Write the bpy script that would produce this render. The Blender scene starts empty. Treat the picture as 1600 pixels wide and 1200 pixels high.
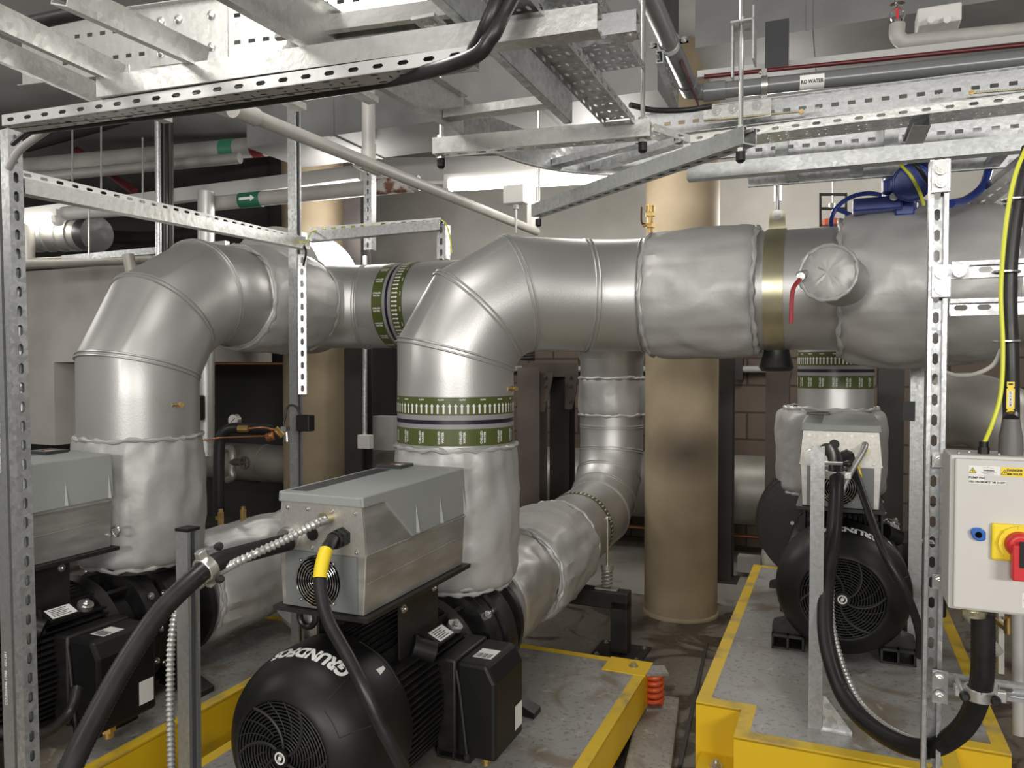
import bpy, bmesh, math, random
from mathutils import Vector as V, Matrix, noise
random.seed(7)
SC = bpy.context.scene
COL = SC.collection
# ---------------------------------------------------------------- camera, world, lights, exposure
FPX, CAMH = 1200.0, 1.52                      # focal length for a 1600 px wide frame, eye height
PITCH = math.atan(30 / FPX)
cam = bpy.data.cameras.new('camera'); camo = bpy.data.objects.new('camera', cam); COL.objects.link(camo)
cam.sensor_width = 36.0; cam.lens = 36.0 * FPX / 1600.0; cam.clip_start = 0.05
camo.location = (0, 0, CAMH); camo.rotation_euler = (math.pi / 2 - PITCH, 0, 0)
SC.camera = camo
SC.view_settings.view_transform = 'Standard'; SC.view_settings.look = 'None'
SC.view_settings.exposure = 0.14; SC.view_settings.gamma = 1.0; SC.view_settings.use_curve_mapping = False
wd = bpy.data.worlds.new('world'); SC.world = wd; wd.use_nodes = True
wd.node_tree.nodes['Background'].inputs[0].default_value = (1.0, 0.96, 0.9, 1)
wd.node_tree.nodes['Background'].inputs[1].default_value = 0.22

TH = math.radians(23.0)
EX = V((math.cos(TH), -math.sin(TH), 0)); EY = V((math.sin(TH), math.cos(TH), 0)); EZ = V((0, 0, 1))
def U(px, py, d):
    """world point seen at photo pixel px, py at depth d from the camera"""
    a = (px - 800) / FPX; b = (600 - py) / FPX
    return V((a * d, d * (math.cos(PITCH) + b * math.sin(PITCH)), CAMH + d * (b * math.cos(PITCH) - math.sin(PITCH))))
def UE(px, py, e):
    """the point seen at px, py whose height above the eye is e"""
    b = (600 - py) / FPX
    return U(px, py, e / (b * math.cos(PITCH) - math.sin(PITCH)))
def W(x, y, z=0.0):
    return EX * x + EY * y + EZ * z

def lamp(name, loc, target, sx, sy, power, color=(1.0, 0.97, 0.92)):
    l = bpy.data.lights.new(name, 'AREA'); l.shape = 'RECTANGLE'; l.size = sx; l.size_y = sy
    l.energy = power; l.color = color
    o = bpy.data.objects.new(name, l); COL.objects.link(o); o.location = loc
    o.rotation_euler = (V(target) - V(loc)).to_track_quat('-Z', 'Z').to_euler()
    return o
# unseen fill lamps without housings, added to brighten the plant room
FILL_LAMPS = [((-1.3, -2.4, 2.1), 80), ((1.3, -2.6, 2.1), 80), ((-0.75, 1.9, 2.95), 42), ((2.6, 1.0, 2.95), 28), ((-3.4, 2.2, 2.5), 34), ((-1.9, 0.7, 2.9), 24),
           ((-1.1, 5.25, 2.45), 42), ((1.7, 5.0, 2.45), 32), ((-3.6, 4.3, 2.45), 12), ((0.5, 4.1, 2.55), 16), ((3.2, 3.2, 2.6), 24)]
def fill_point_lamp(loc, power):
    """added fill light without a fitting: shines to all sides"""
    l = bpy.data.lights.new('fill_point_lamp', 'POINT'); l.energy = power; l.shadow_soft_size = .22; l.color = (1.0, .965, .91)
    o = bpy.data.objects.new('fill_point_lamp', l); COL.objects.link(o); o.location = loc
for (x, y, z), p in FILL_LAMPS:
    if y < 0: lamp('fill_area_lamp', (x, y, z), (x * .5, 3.0, 1.2), 1.3, .3, p)
    else: fill_point_lamp((x, y, z), p)
# ---------------------------------------------------------------- mesh helpers
def frame_of(axis, ref=None):
    z = axis.normalized()
    r = ref if ref is not None else (EZ if abs(z.z) < 0.9 else EX)
    x = (r - z * r.dot(z))
    if x.length < 1e-6: x = z.orthogonal()
    x.normalize()
    return x, z.cross(x), z
def spline(pts, n=8):
    p = [V(q) for q in pts]; p = [p[0] * 2 - p[1]] + p + [p[-1] * 2 - p[-2]]; out = []
    for i in range(1, len(p) - 2):
        a, b, c, d = p[i - 1], p[i], p[i + 1], p[i + 2]
        for k in range(n):
            t = k / n
            out.append(0.5 * ((2 * b) + (c - a) * t + (2 * a - 5 * b + 4 * c - d) * t * t + (3 * b - a - 3 * c + d) * t ** 3))
    out.append(p[-2].copy()); return out
def resample(pts, step):
    out = [pts[0].copy()]; acc = 0.0
    for a, b in zip(pts, pts[1:]):
        L = (b - a).length; t = step - acc
        while t <= L and L > 0:
            out.append(a.lerp(b, t / L)); t += step
        acc = L - (t - step)
    return out
class MB:
    def __init__(s): s.v = []; s.f = []
    def add(s, vs, fs):
        o = len(s.v); s.v += [V(q) for q in vs]; s.f += [tuple(i + o for i in f) for f in fs]; return s
    def merge(s, m, M=None):
        return s.add([M @ q for q in m.v] if M is not None else m.v, m.f)
    def hexa(s, c, u, v, w):
        """box about c with half-vectors u, v, w"""
        c = V(c); p = [c + u * i + v * j + w * k for k in (-1, 1) for j in (-1, 1) for i in (-1, 1)]
        f = [(0, 2, 3, 1), (4, 5, 7, 6), (0, 1, 5, 4), (2, 6, 7, 3), (0, 4, 6, 2), (1, 3, 7, 5)]
        if u.cross(v).dot(w) < 0: f = [q[::-1] for q in f]
        return s.add(p, f)
    def box(s, lo, hi):
        lo, hi = V(lo), V(hi); c = (lo + hi) / 2; h = (hi - lo) / 2
        return s.hexa(c, V((h.x, 0, 0)), V((0, h.y, 0)), V((0, 0, h.z)))
    def bar(s, p0, p1, w, h, up=EZ):
        p0, p1 = V(p0), V(p1); a = p1 - p0; x, y, z = frame_of(a, up)
        return s.hexa((p0 + p1) / 2, y * w / 2, x * h / 2, a / 2)
    def rings(s, rings, cap=(True, True), closed=False):
        n = len(rings[0]); o = len(s.v)
        for r in rings: s.v += [V(q) for q in r]
        m = len(rings)
        for i in range(m if closed else m - 1):
            a = o + i * n; b = o + ((i + 1) % m) * n
            for j in range(n):
                k = (j + 1) % n; s.f.append((a + j, a + k, b + k, b + j))
        if not closed:
            if cap[0]: s.f.append(tuple(o + j for j in range(n))[::-1])
            if cap[1]: s.f.append(tuple(o + (m - 1) * n + j for j in range(n)))
        return s
    def tube(s, pts, r, segs=12, cap=True, closed=False, miter=False):
        pts = [V(p) for p in pts]; n = len(pts); R = []
        rf = r if callable(r) else (lambda i: r)
        def tan(i):
            if closed: return (pts[(i + 1) % n] - pts[i - 1]).normalized()
            if i == 0: return (pts[1] - pts[0]).normalized()
            if i == n - 1: return (pts[-1] - pts[-2]).normalized()
            return ((pts[i + 1] - pts[i]).normalized() + (pts[i] - pts[i - 1]).normalized()).normalized()
        t = tan(0); x, y, _ = frame_of(t)
        for i in range(n):
            t = tan(i); x = (x - t * x.dot(t)).normalized(); y = t.cross(x)
            k = 1.0; bend = None
            if miter and 0 < i < n - 1:
                d = (pts[i] - pts[i - 1]).normalized(); c = d.dot(t)
                bend = (pts[i + 1] - pts[i]).normalized() - d
                if bend.length > 1e-5: bend = (bend - t * bend.dot(t)).normalized(); k = 1 / max(c, 0.3)
                else: bend = None
            ring = []
            for j in range(segs):
                a = 2 * math.pi * j / segs; q = (x * math.cos(a) + y * math.sin(a)) * rf(i)
                if bend is not None: q = q + bend * (q.dot(bend) * (k - 1))
                ring.append(pts[i] + q)
            R.append(ring)
        s.rings(R, (cap, cap), closed); return R
    def cyl(s, p0, p1, r, segs=16, r2=None):
        p0, p1 = V(p0), V(p1); x, y, z = frame_of(p1 - p0); r2 = r if r2 is None else r2
        c = [(math.cos(2 * math.pi * j / segs), math.sin(2 * math.pi * j / segs)) for j in range(segs)]
        return s.rings([[p0 + (x * a + y * b) * r for a, b in c], [p1 + (x * a + y * b) * r2 for a, b in c]])
    def lathe(s, prof, o, axis, segs=32, cap=(True, True)):
        """prof: (distance along axis, radius)"""
        o = V(o); x, y, z = frame_of(V(axis))
        c = [(math.cos(2 * math.pi * j / segs), math.sin(2 * math.pi * j / segs)) for j in range(segs)]
        return s.rings([[o + z * t + (x * a + y * b) * max(r, 1e-4) for a, b in c] for t, r in prof], cap)
    def prism(s, poly, o, u, v, w):
        """2-D polygon in plane o,u,v swept by vector w"""
        o, u, v, w = V(o), V(u), V(v), V(w); n = len(poly)
        if sum(poly[i][0] * poly[(i + 1) % n][1] - poly[(i + 1) % n][0] * poly[i][1] for i in range(n)) * u.cross(v).dot(w) < 0: poly = poly[::-1]
        a = [o + u * p + v * q for p, q in poly]; b = [q + w for q in a]
        return s.add(a + b, [tuple(range(n))[::-1], tuple(range(n, 2 * n))] + [(i, (i + 1) % n, n + (i + 1) % n, n + i) for i in range(n)])
    def bolt(s, p, nrm, r=0.008, washer=True):
        p, nrm = V(p), V(nrm).normalized()
        if washer: s.cyl(p, p + nrm * r * 0.25, r * 1.5, 14)
        s.cyl(p + nrm * r * 0.25, p + nrm * r * 0.95, r, 6)
        s.cyl(p + nrm * r * 0.9, p + nrm * r * 1.35, r * 0.5, 8); return s
    def plate(s, o, u, v, nrm, L, Wd, t, nc, nr, hole):
        """sheet from corner o along unit u (L) and v (Wd), thickness t along nrm; hole(i, j) -> (half a, half b, corner) or None"""
        o, u, v, nrm = V(o), V(u), V(v), V(nrm); A, B = L / nc / 2, Wd / nr / 2
        flip = u.cross(v).dot(nrm) < 0
        def put(vs, fs):
            s.add(vs, [f[::-1] for f in fs] if flip else fs)
        for i in range(nc):
            for j in range(nr):
                c = o + u * (A * (2 * i + 1)) + v * (B * (2 * j + 1)); h = hole(i, j)
                P = lambda a, b, k=0.0: c + u * a + v * b - nrm * k
                if not h:
                    put([P(-A, -B), P(A, -B), P(A, B), P(-A, B), P(-A, -B, t), P(A, -B, t), P(A, B, t), P(-A, B, t)], [(0, 1, 2, 3), (7, 6, 5, 4)])
                else:
                    a, b, k = h; k = min(k, a * .98, b * .98)
                    inn = [(a, -(b - k)), (a, b - k), (a - k, b), (-(a - k), b), (-a, b - k), (-a, -(b - k)), (-(a - k), -b), (a - k, -b)]
                    out = [(A, -(b - k)), (A, b - k), (a - k, B), (-(a - k), B), (-A, b - k), (-A, -(b - k)), (-(a - k), -B), (a - k, -B)]
                    cor = [(A, B), (-A, B), (-A, -B), (A, -B)]
                    vs = [P(*q) for q in inn] + [P(*q) for q in out] + [P(*q) for q in cor]
                    vs += [P(q[0], q[1], t) for q in inn] + [P(q[0], q[1], t) for q in out] + [P(q[0], q[1], t) for q in cor]
                    fr = []
                    for m in range(0, 8, 2): fr.append((m, 8 + m, 9 + m, m + 1))
                    for m in range(4):
                        i1 = 2 * m + 1; i2 = (2 * m + 2) % 8
                        fr.append((i1, 8 + i1, 16 + m, 8 + i2, i2))
                    bk = [tuple(q + 20 for q in f)[::-1] for f in fr]
                    wl = [(m, (m + 1) % 8, 20 + (m + 1) % 8, 20 + m) for m in range(8)]
                    put(vs, fr + bk + wl)
        c = [o, o + u * L, o + u * L + v * Wd, o + v * Wd]; d = [q - nrm * t for q in c]
        put(c + d, [(i, 4 + i, 4 + (i + 1) % 4, (i + 1) % 4) for i in range(4)]); return s
def strut_mb(p0, p1, face, w=0.041, h=0.041, pitch=0.05, slots=True, m=None):
    """slotted channel between p0 and p1 (its centre line); face = outward normal of the slotted back"""
    m = m or MB(); p0, p1 = V(p0), V(p1); a = p1 - p0; L = a.length; u = a / L
    n = V(face); n = (n - u * n.dot(u)).normalized(); v = n.cross(u); t = 0.0025
    n_ = max(1, round(L / pitch))
    m.plate(p0 + n * h / 2 - v * w / 2, u, v, n, L, w, t, n_, 1, (lambda i, j: (0.014, 0.0066, 0.0046)) if slots else (lambda i, j: None))
    for s in (-1, 1):
        m.hexa(p0 + a / 2 + v * s * (w / 2 - t / 2), u * L / 2, n * (h / 2 - t), v * t / 2)
        m.hexa(p0 + a / 2 + v * s * (w / 2 - 0.005) - n * (h / 2 - t / 2), u * L / 2, v * 0.005, n * t / 2)
        m.hexa(p0 + a / 2 + v * s * (w / 2 - 0.0095) - n * (h / 2 - 0.004), u * L / 2, v * t / 3, n * 0.004)
    return m
def tray_mb(p0, p1, up, width, side, wall=0.02, lip=0.0, cols=None, m=None, flip=1):
    """perforated tray: bottom sheet from p0 to p1 spreading along 'side', flanges along 'up'"""
    m = m or MB(); p0, p1 = V(p0), V(p1); a = p1 - p0; L = a.length; u = a / L; up = V(up); side = V(side)
    side = (side - u * side.dot(u)).normalized(); n = -up; nc = max(2, round(L / 0.025)); nr = max(2, round(width / 0.019))
    def hole(i, j):
        k = (i + 2 * j) % 4
        if k == 0: return (0.009, 0.0035, 0.003)
        if k == 2: return (0.0035, 0.0035, 0.0006)
        if k == 3 and j % 2: return (0.002, 0.0075, 0.0018)
    m.plate(p0, u, side, n, L, width, 0.0015, nc, nr, hole)
    for q, d in ((p0, -side), (p0 + side * width, side)):
        m.plate(q, u, up, d, L, wall, 0.0015, max(2, round(L / 0.05)), 1, lambda i, j: (0.011, 0.004, 0.0038) if wall > 0.012 else None)
        if lip: m.hexa(q + a / 2 + up * wall - d * lip / 2, u * L / 2, d * lip / 2, up * 0.001)
    return m
def arcpoly(corner, din, dout, T, n):
    """mitred bend: polygon vertices of n joints around a corner"""
    din, dout = V(din).normalized(), V(dout).normalized(); ang = din.angle(dout); R = T / math.tan(ang / 2)
    c = (dout - din); bis = c.normalized(); C = V(corner) + bis * (R / math.cos(ang / 2)); out = []
    a0 = (V(corner) - din * T - C).normalized(); perp = din
    for k in range(n):
        p = ang * (k + 0.5) / n; out.append(C + (a0 * math.cos(p) + perp * math.sin(p)) * (R / math.cos(ang / (2 * n))))
    return out
def jacket_mb(p0, p1, R, r0, r1, seed=0, amp=0.008, bulge=0.0, segs=72, rows=26, hem=(True, True), R1=None, squash=None):
    """padded fabric jacket about the line p0-p1, wrinkled, drawn in at both ends"""
    m = MB(); p0, p1 = V(p0), V(p1); a = p1 - p0; L = a.length; x, y, z = frame_of(a); rings = []; R1 = R if R1 is None else R1
    ts = [0.0, 0.004, 0.012, 0.03, 0.06] + [0.06 + 0.88 * i / rows for i in range(1, rows)] + [0.94, 0.97, 0.988, 0.996, 1.0]
    for t in ts:
        e = min(t, 1 - t) * L; k = 1 - math.exp(-e / 0.012); rr = (r0 if t < .5 else r1); ring = []
        base = R + (R1 - R) * t
        for j in range(segs):
            f = 2 * math.pi * j / segs; d = x * math.cos(f) + y * math.sin(f); q = V((math.cos(f) * 2.2, math.sin(f) * 2.2, t * L * 5)) + V((seed * 7.3, seed * 3.1, 0))
            w = noise.noise(q * 1.3) * amp * .9 + noise.noise(V((q.x * 3.1, q.y * 3.1, q.z * .8))) * amp * .55 + abs(noise.noise(V((q.x * 1.5, q.y * 1.5, q.z * 2.2)) + V((9, 4, 2)))) * amp * -.7
            pk = math.sin(f * 17 + seed + 2 * noise.noise(V((f * 2, seed, 0)))) * amp * .5 * math.exp(-e / 0.03)
            r = rr + (base + bulge * math.sin(math.pi * t) + w + pk - rr) * k
            dd = d * r
            if squash is not None: dd = dd - squash * (dd.dot(squash) * 0.0) + V(squash) * (max(0, dd.dot(V(squash))) * 0.10)
            ring.append(p0 + a * t + z * (noise.noise(V((math.cos(f) * 2, math.sin(f) * 2, seed + (3 if t > .5 else 0)))) * 0.014 * (1 - k * 0.6)) + dd)
        rings.append(ring)
    m.rings(rings, (False, False))
    for en, (tt, rr) in enumerate(((0.0, r0), (1.0, r1))):
        if not hem[en]: continue
        pts = []; RR = R if en == 0 else R1
        for j in range(segs):
            f = 2 * math.pi * j / segs; d = x * math.cos(f) + y * math.sin(f)
            n_ = noise.noise(V((math.cos(f) * 4, math.sin(f) * 4, seed + 11 + en)))
            pts.append(p0 + a * tt + z * ((0.006 if en == 0 else -0.006) + n_ * 0.012) + d * (rr + (RR - rr) * .55 + n_ * .006))
        m.tube(pts, lambda i: 0.0085 + 0.0035 * math.sin(i * 1.9 + seed), 8, closed=True)
    return m
# ---------------------------------------------------------------- materials
MATS = {}
def mat(name, c1, c2=None, metal=0.0, rough=0.5, rough2=None, scale=6.0, detail=6.0, bump=0.0, bscale=None, voro=False, emit=0.0, spec=0.5, thr=(0.35, 0.65), bdist=0.01, stretch=None, coat=0.0):
    m = bpy.data.materials.new(name); m.use_nodes = True; nt = m.node_tree; N, L = nt.nodes, nt.links
    b = N['Principled BSDF']; b.inputs['Metallic'].default_value = metal; b.inputs['Roughness'].default_value = rough
    b.inputs['Specular IOR Level'].default_value = spec; b.inputs['Base Color'].default_value = (*c1, 1)
    if coat: b.inputs['Coat Weight'].default_value = coat; b.inputs['Coat Roughness'].default_value = 0.25
    tc = N.new('ShaderNodeTexCoord'); mp = N.new('ShaderNodeMapping'); L.new(tc.outputs['Object'], mp.inputs[0])
    if stretch: mp.inputs['Scale'].default_value = stretch
    if c2 is not None:
        if voro:
            tx = N.new('ShaderNodeTexVoronoi'); tx.inputs['Scale'].default_value = scale; src = tx.outputs['Color']
        else:
            tx = N.new('ShaderNodeTexNoise'); tx.inputs['Scale'].default_value = scale; tx.inputs['Detail'].default_value = detail; src = tx.outputs[0]
        L.new(mp.outputs[0], tx.inputs['Vector'])
        rp = N.new('ShaderNodeMapRange'); rp.inputs[1].default_value, rp.inputs[2].default_value = thr; L.new(src, rp.inputs[0])
        mx = N.new('ShaderNodeMix'); mx.data_type = 'RGBA'; mx.inputs[6].default_value = (*c1, 1); mx.inputs[7].default_value = (*c2, 1)
        L.new(rp.outputs[0], mx.inputs[0]); L.new(mx.outputs[2], b.inputs['Base Color'])
        if rough2 is not None:
            mr = N.new('ShaderNodeMapRange'); mr.inputs[3].default_value = rough; mr.inputs[4].default_value = rough2
            L.new(rp.outputs[0], mr.inputs[0]); L.new(mr.outputs[0], b.inputs['Roughness'])
    if bump:
        nz = N.new('ShaderNodeTexNoise'); nz.inputs['Scale'].default_value = bscale or scale; nz.inputs['Detail'].default_value = 4; L.new(mp.outputs[0], nz.inputs['Vector'])
        bp = N.new('ShaderNodeBump'); bp.inputs['Strength'].default_value = bump; bp.inputs['Distance'].default_value = bdist
        L.new(nz.outputs[0], bp.inputs['Height']); L.new(bp.outputs[0], b.inputs['Normal'])
    if emit:
        b.inputs['Emission Color'].default_value = (*c1, 1); b.inputs['Emission Strength'].default_value = emit
    MATS[name] = m; return m
mat('galvanized steel', (.41, .42, .425), (.64, .65, .66), .8, .42, .30, 80, voro=True, thr=(.1, .9), bump=.05, bscale=60)
mat('bright galvanized steel', (.58, .585, .57), (.74, .745, .72), .75, .40, .30, 85, voro=True, thr=(.1, .9), bump=.10, bscale=45)
mat('dull galvanized steel', (.36, .37, .37), (.45, .46, .46), .75, .48, .38, 90, voro=True, thr=(.1, .9), bump=.05, bscale=60)
mat('silver cladding', (.50, .50, .49), (.54, .54, .53), .72, .40, .44, 3, bump=.10, bscale=170, bdist=.003)
mat('silver jacket fabric', (.43, .427, .42), (.47, .467, .46), .3, .48, .45, 4, bump=.2, bscale=11, bdist=.02)
mat('aluminium wrap', (.47, .465, .45), (.55, .545, .53), .7, .40, .48, 4, bump=.15, bscale=9, bdist=.02)
mat('old silver lagging', (.33, .32, .29), (.43, .41, .37), .55, .42, .55, 3, bump=.1, bscale=12)
mat('black motor enamel', (.008, .008, .0085), (.014, .013, .0125), 0, .38, .5, 14, bump=.05, bscale=60)
mat('black plastic', (.008, .008, .0085), None, 0, .46, spec=.4)
mat('black rubber', (.012, .012, .013), (.018, .0175, .017), 0, .36, .46, 20)
mat('black grille', (.02, .02, .02), None, 0, .55)
mat('opening shade black', (.004, .004, .004), None, 0, .9, spec=.1)  # near-black paints in the shade inside openings
mat('grey plastic', (.285, .30, .295), (.305, .315, .31), 0, .45, .5, 5, bump=.05, bscale=200, bdist=.001)
mat('dark panel', (.035, .037, .04), None, 0, .35)
mat('drive grey paint', (.17, .18, .18), None, 0, .5)
mat('brushed stainless', (.44, .43, .41), (.58, .57, .55), .7, .36, .46, 4, stretch=(1.5, 1.5, 6))
mat('zinc plate', (.50, .48, .44), (.58, .56, .52), .7, .46, .42, 110, voro=True, thr=(.1, .9))
mat('zinc bolt', (.62, .62, .60), None, .9, .28)
mat('chrome', (.75, .75, .74), None, 1, .15)
mat('cast aluminium', (.62, .61, .59), (.72, .71, .69), .8, .38, .3, 30, bump=.1, bscale=60)
mat('brass', (.62, .42, .16), (.72, .52, .22), .9, .28, .4, 40)
mat('yellow zinc', (.48, .44, .28), (.60, .56, .40), .85, .35, .28, 8)
mat('copper', (.70, .33, .18), None, .95, .3)
mat('flex steel', (.55, .55, .54), None, .75, .4)
mat('zinc strip', (.66, .665, .66), (.72, .72, .715), .55, .45, .4, 60)
mat('lever red', (.33, .025, .035), None, 0, .4)
mat('shaded pipe grey', (.20, .195, .185), (.25, .245, .23), .2, .55, .6, 6)  # darker grey paints in the dimness of the upper corner
mat('white plastic', (.70, .69, .66), None, 0, .4)
mat('label white', (.80, .80, .78), None, 0, .5)
mat('label ink', (.02, .02, .02), None, 0, .5)
mat('enclosure grey', (.60, .585, .555), (.62, .605, .575), 0, .42, .48, 8, bump=.03, bscale=260, bdist=.001)
mat('safety yellow', (.85, .58, .02), None, 0, .4)
mat('tag yellow', (.90, .68, .03), None, 0, .45)
mat('earth yellow', (.72, .74, .06), None, 0, .4)
mat('switch red', (.62, .03, .035), None, 0, .38)
mat('padlock blue', (.03, .13, .50), None, 0, .4)
mat('valve blue', (.008, .03, .22), (.012, .04, .26), 0, .28, .35, 12, coat=.5)
mat('red paint', (.09, .01, .012), None, 0, .4)
mat('olive band', (.075, .095, .02), None, 0, .35)
mat('band grey', (.28, .27, .28), None, 0, .4)
mat('band navy', (.008, .009, .02), None, 0, .35)
mat('pipe green', (.02, .14, .08), None, 0, .4)
mat('grey upvc', (.155, .16, .165), None, 0, .28)
mat('pale conduit', (.36, .35, .33), (.42, .41, .38), 0, .42, .5, 9)
mat('primer brown', (.075, .058, .05), (.10, .078, .066), 0, .55, .65, 5)
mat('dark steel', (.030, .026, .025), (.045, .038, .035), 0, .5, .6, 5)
mat('black frame steel', (.012, .011, .011), (.022, .02, .018), 0, .45, .55, 9)
mat('duct steel', (.15, .15, .15), (.22, .22, .215), .35, .55, .62, 3)
mat('pale duct', (.40, .39, .37), (.47, .46, .44), .15, .55, .6, 2.5)
mat('trunking paint', (.40, .40, .39), None, 0, .5)
mat('ceiling paint', (.17, .17, .168), (.22, .218, .21), 0, .75, .8, 2)
mat('corner shade dark', (.03, .03, .03), (.05, .049, .047), 0, .85, .9, 1.5)  # near-black tone paints in the lack of light in the corner
mat('pale concrete', (.40, .385, .355), (.50, .485, .45), 0, .75, .85, 2.2, bump=.15, bscale=9, detail=9)
mat('column concrete', (.28, .215, .135), (.41, .335, .225), 0, .62, .75, 2.6, bump=.12, bscale=14, detail=10, thr=(.3, .7))
mat('smudged column concrete', (.28, .215, .135), (.41, .335, .225), 0, .62, .75, 2.6, bump=.12, bscale=14, detail=10, thr=(.3, .7))
mat('rust flake', (.16, .07, .045), (.5, .48, .45), 0, .8, .9, 14, thr=(.45, .55))
mat('spring orange', (.75, .12, .04), None, 0, .4)
mat('light diffuser', (1.0, .96, .90), None, 0, .4, emit=13.0)
mat('grey boot', (.13, .125, .12), None, 0, .5)
mat('grey sheath', (.42, .41, .40), None, 0, .5)
def add_smudge(name, at, size, col):
    nt = MATS[name].node_tree; N, L = nt.nodes, nt.links; b = N['Principled BSDF']; old = b.inputs['Base Color'].links[0].from_socket
    tc = N.new('ShaderNodeTexCoord'); mp = N.new('ShaderNodeMapping'); mp.vector_type = 'TEXTURE'; mp.inputs['Location'].default_value = at; mp.inputs['Scale'].default_value = size
    L.new(tc.outputs['Object'], mp.inputs[0]); g = N.new('ShaderNodeTexGradient'); g.gradient_type = 'SPHERICAL'; L.new(mp.outputs[0], g.inputs[0])
    x = N.new('ShaderNodeMix'); x.data_type = 'RGBA'; x.inputs[7].default_value = (*col, 1); L.new(g.outputs[0], x.inputs[0]); L.new(old, x.inputs[6]); L.new(x.outputs[2], b.inputs['Base Color'])
def worn_paint(name, paint, under, scale, thr, rough):
    mat(name, paint, under, 0, rough, rough + .2, scale, 9, bump=.08, bscale=scale * 2, thr=thr)
worn_paint('worn yellow paint', (.70, .47, .025), (.36, .27, .11), 7, (.53, .70), .5)
worn_paint('plain yellow paint', (.74, .48, .012), (.52, .35, .03), 5, (.60, .75), .48)
def floor_material(name, base, base2, stain, scale, thr, rough, rough2, streak=None, stain2=None):
    m = bpy.data.materials.new(name); m.use_nodes = True; nt = m.node_tree; N, L = nt.nodes, nt.links; b = N['Principled BSDF']
    tc = N.new('ShaderNodeTexCoord'); out = []
    for s, d, w, t0, t1 in ((2.3, 8, 0, .35, .65), (scale, 10, 1.5, *thr), (scale * 6, 6, .6, .62, .74), (scale * 22, 5, .3, .56, .66)):
        n = N.new('ShaderNodeTexNoise'); n.inputs['Scale'].default_value = s; n.inputs['Detail'].default_value = d; n.inputs['Distortion'].default_value = w
        L.new(tc.outputs['Object'], n.inputs['Vector']); r = N.new('ShaderNodeMapRange'); r.inputs[1].default_value, r.inputs[2].default_value = t0, t1
        L.new(n.outputs[0], r.inputs[0]); out.append(r)
    cur = None
    for k, (r, col) in enumerate(zip(out, (base2, stain, streak or base2, stain2 or base2))):
        x = N.new('ShaderNodeMix'); x.data_type = 'RGBA'; L.new(r.outputs[0], x.inputs[0]); x.inputs[7].default_value = (*col, 1)
        if cur is None: x.inputs[6].default_value = (*base, 1)
        else: L.new(cur, x.inputs[6])
        cur = x.outputs[2]
    L.new(cur, b.inputs['Base Color']); rr = N.new('ShaderNodeMapRange'); rr.inputs[3].default_value = rough; rr.inputs[4].default_value = rough2
    L.new(out[1].outputs[0], rr.inputs[0]); L.new(rr.outputs[0], b.inputs['Roughness'])
    bp = N.new('ShaderNodeBump'); bp.inputs['Strength'].default_value = .08; L.new(out[0].outputs[0], bp.inputs['Height']); L.new(bp.outputs[0], b.inputs['Normal'])
    MATS[name] = m
floor_material('concrete floor', (.15, .132, .108), (.20, .178, .148), (.06, .047, .037), 2.6, (.52, .58), .5, .28, None, (.11, .098, .08))
floor_material('pale screed', (.30, .28, .24), (.36, .34, .30), (.22, .20, .17), 4, (.6, .7), .6, .5)
floor_material('plinth top', (.26, .255, .24), (.34, .335, .32), (.20, .165, .12), 2.6, (.50, .62), .38, .55, (.50, .46, .38), (.19, .18, .165))
add_smudge('smudged column concrete', (-.02, -.22, 1.0), (.32, .32, .20), (.075, .055, .04))
def block_wall(name):
    m = bpy.data.materials.new(name); m.use_nodes = True; N, L = m.node_tree.nodes, m.node_tree.links; b = N['Principled BSDF']; b.inputs['Roughness'].default_value = .85
    tc = N.new('ShaderNodeTexCoord'); sp = N.new('ShaderNodeSeparateXYZ'); cb = N.new('ShaderNodeCombineXYZ')
    L.new(tc.outputs['Object'], sp.inputs[0]); L.new(sp.outputs[0], cb.inputs[0]); L.new(sp.outputs[2], cb.inputs[1])
    br = N.new('ShaderNodeTexBrick'); L.new(cb.outputs[0], br.inputs['Vector'])
    br.inputs['Color1'].default_value = (.12, .092, .072, 1); br.inputs['Color2'].default_value = (.145, .112, .088, 1); br.inputs['Mortar'].default_value = (.055, .042, .034, 1)
    br.inputs['Scale'].default_value = 1.0; br.inputs['Mortar Size'].default_value = .009; br.inputs['Brick Width'].default_value = .45; br.inputs['Row Height'].default_value = .225
    L.new(br.outputs[0], b.inputs['Base Color']); MATS[name] = m
block_wall('brown blockwork')
# ---------------------------------------------------------------- object helpers
ROOTM = {}
def tag(o, label=None, cat=None, group=None, kind=None):
    if label: o['label'] = label
    if cat: o['category'] = cat
    if group: o['group'] = group
    if kind: o['kind'] = kind
    return o
def thing(name, label, cat, at=(0, 0, 0), rz=0.0, group=None):
    o = bpy.data.objects.new(name, None); o.empty_display_size = 0.1; COL.objects.link(o)
    M = Matrix.Translation(V(at)) @ Matrix.Rotation(rz, 4, 'Z'); o.matrix_world = M; o.location = V(at); o.rotation_euler = (0, 0, rz)
    ROOTM[o] = M; return tag(o, label, cat, group)
def mesh_obj(mb, name, m, verts, smooth=35, bevel=0.0):
    me = bpy.data.meshes.new(name); me.from_pydata([tuple(v) for v in verts], [], mb.f); me.update()
    if smooth:
        me.polygons.foreach_set('use_smooth', [True] * len(me.polygons)); me.set_sharp_from_angle(angle=math.radians(smooth))
    o = bpy.data.objects.new(name, me); me.materials.append(MATS[m]); COL.objects.link(o)
    if bevel:
        bv = o.modifiers.new('bevel', 'BEVEL'); bv.width = bevel; bv.segments = 2; bv.limit_method = 'ANGLE'; bv.angle_limit = math.radians(40)
    return o
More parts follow.
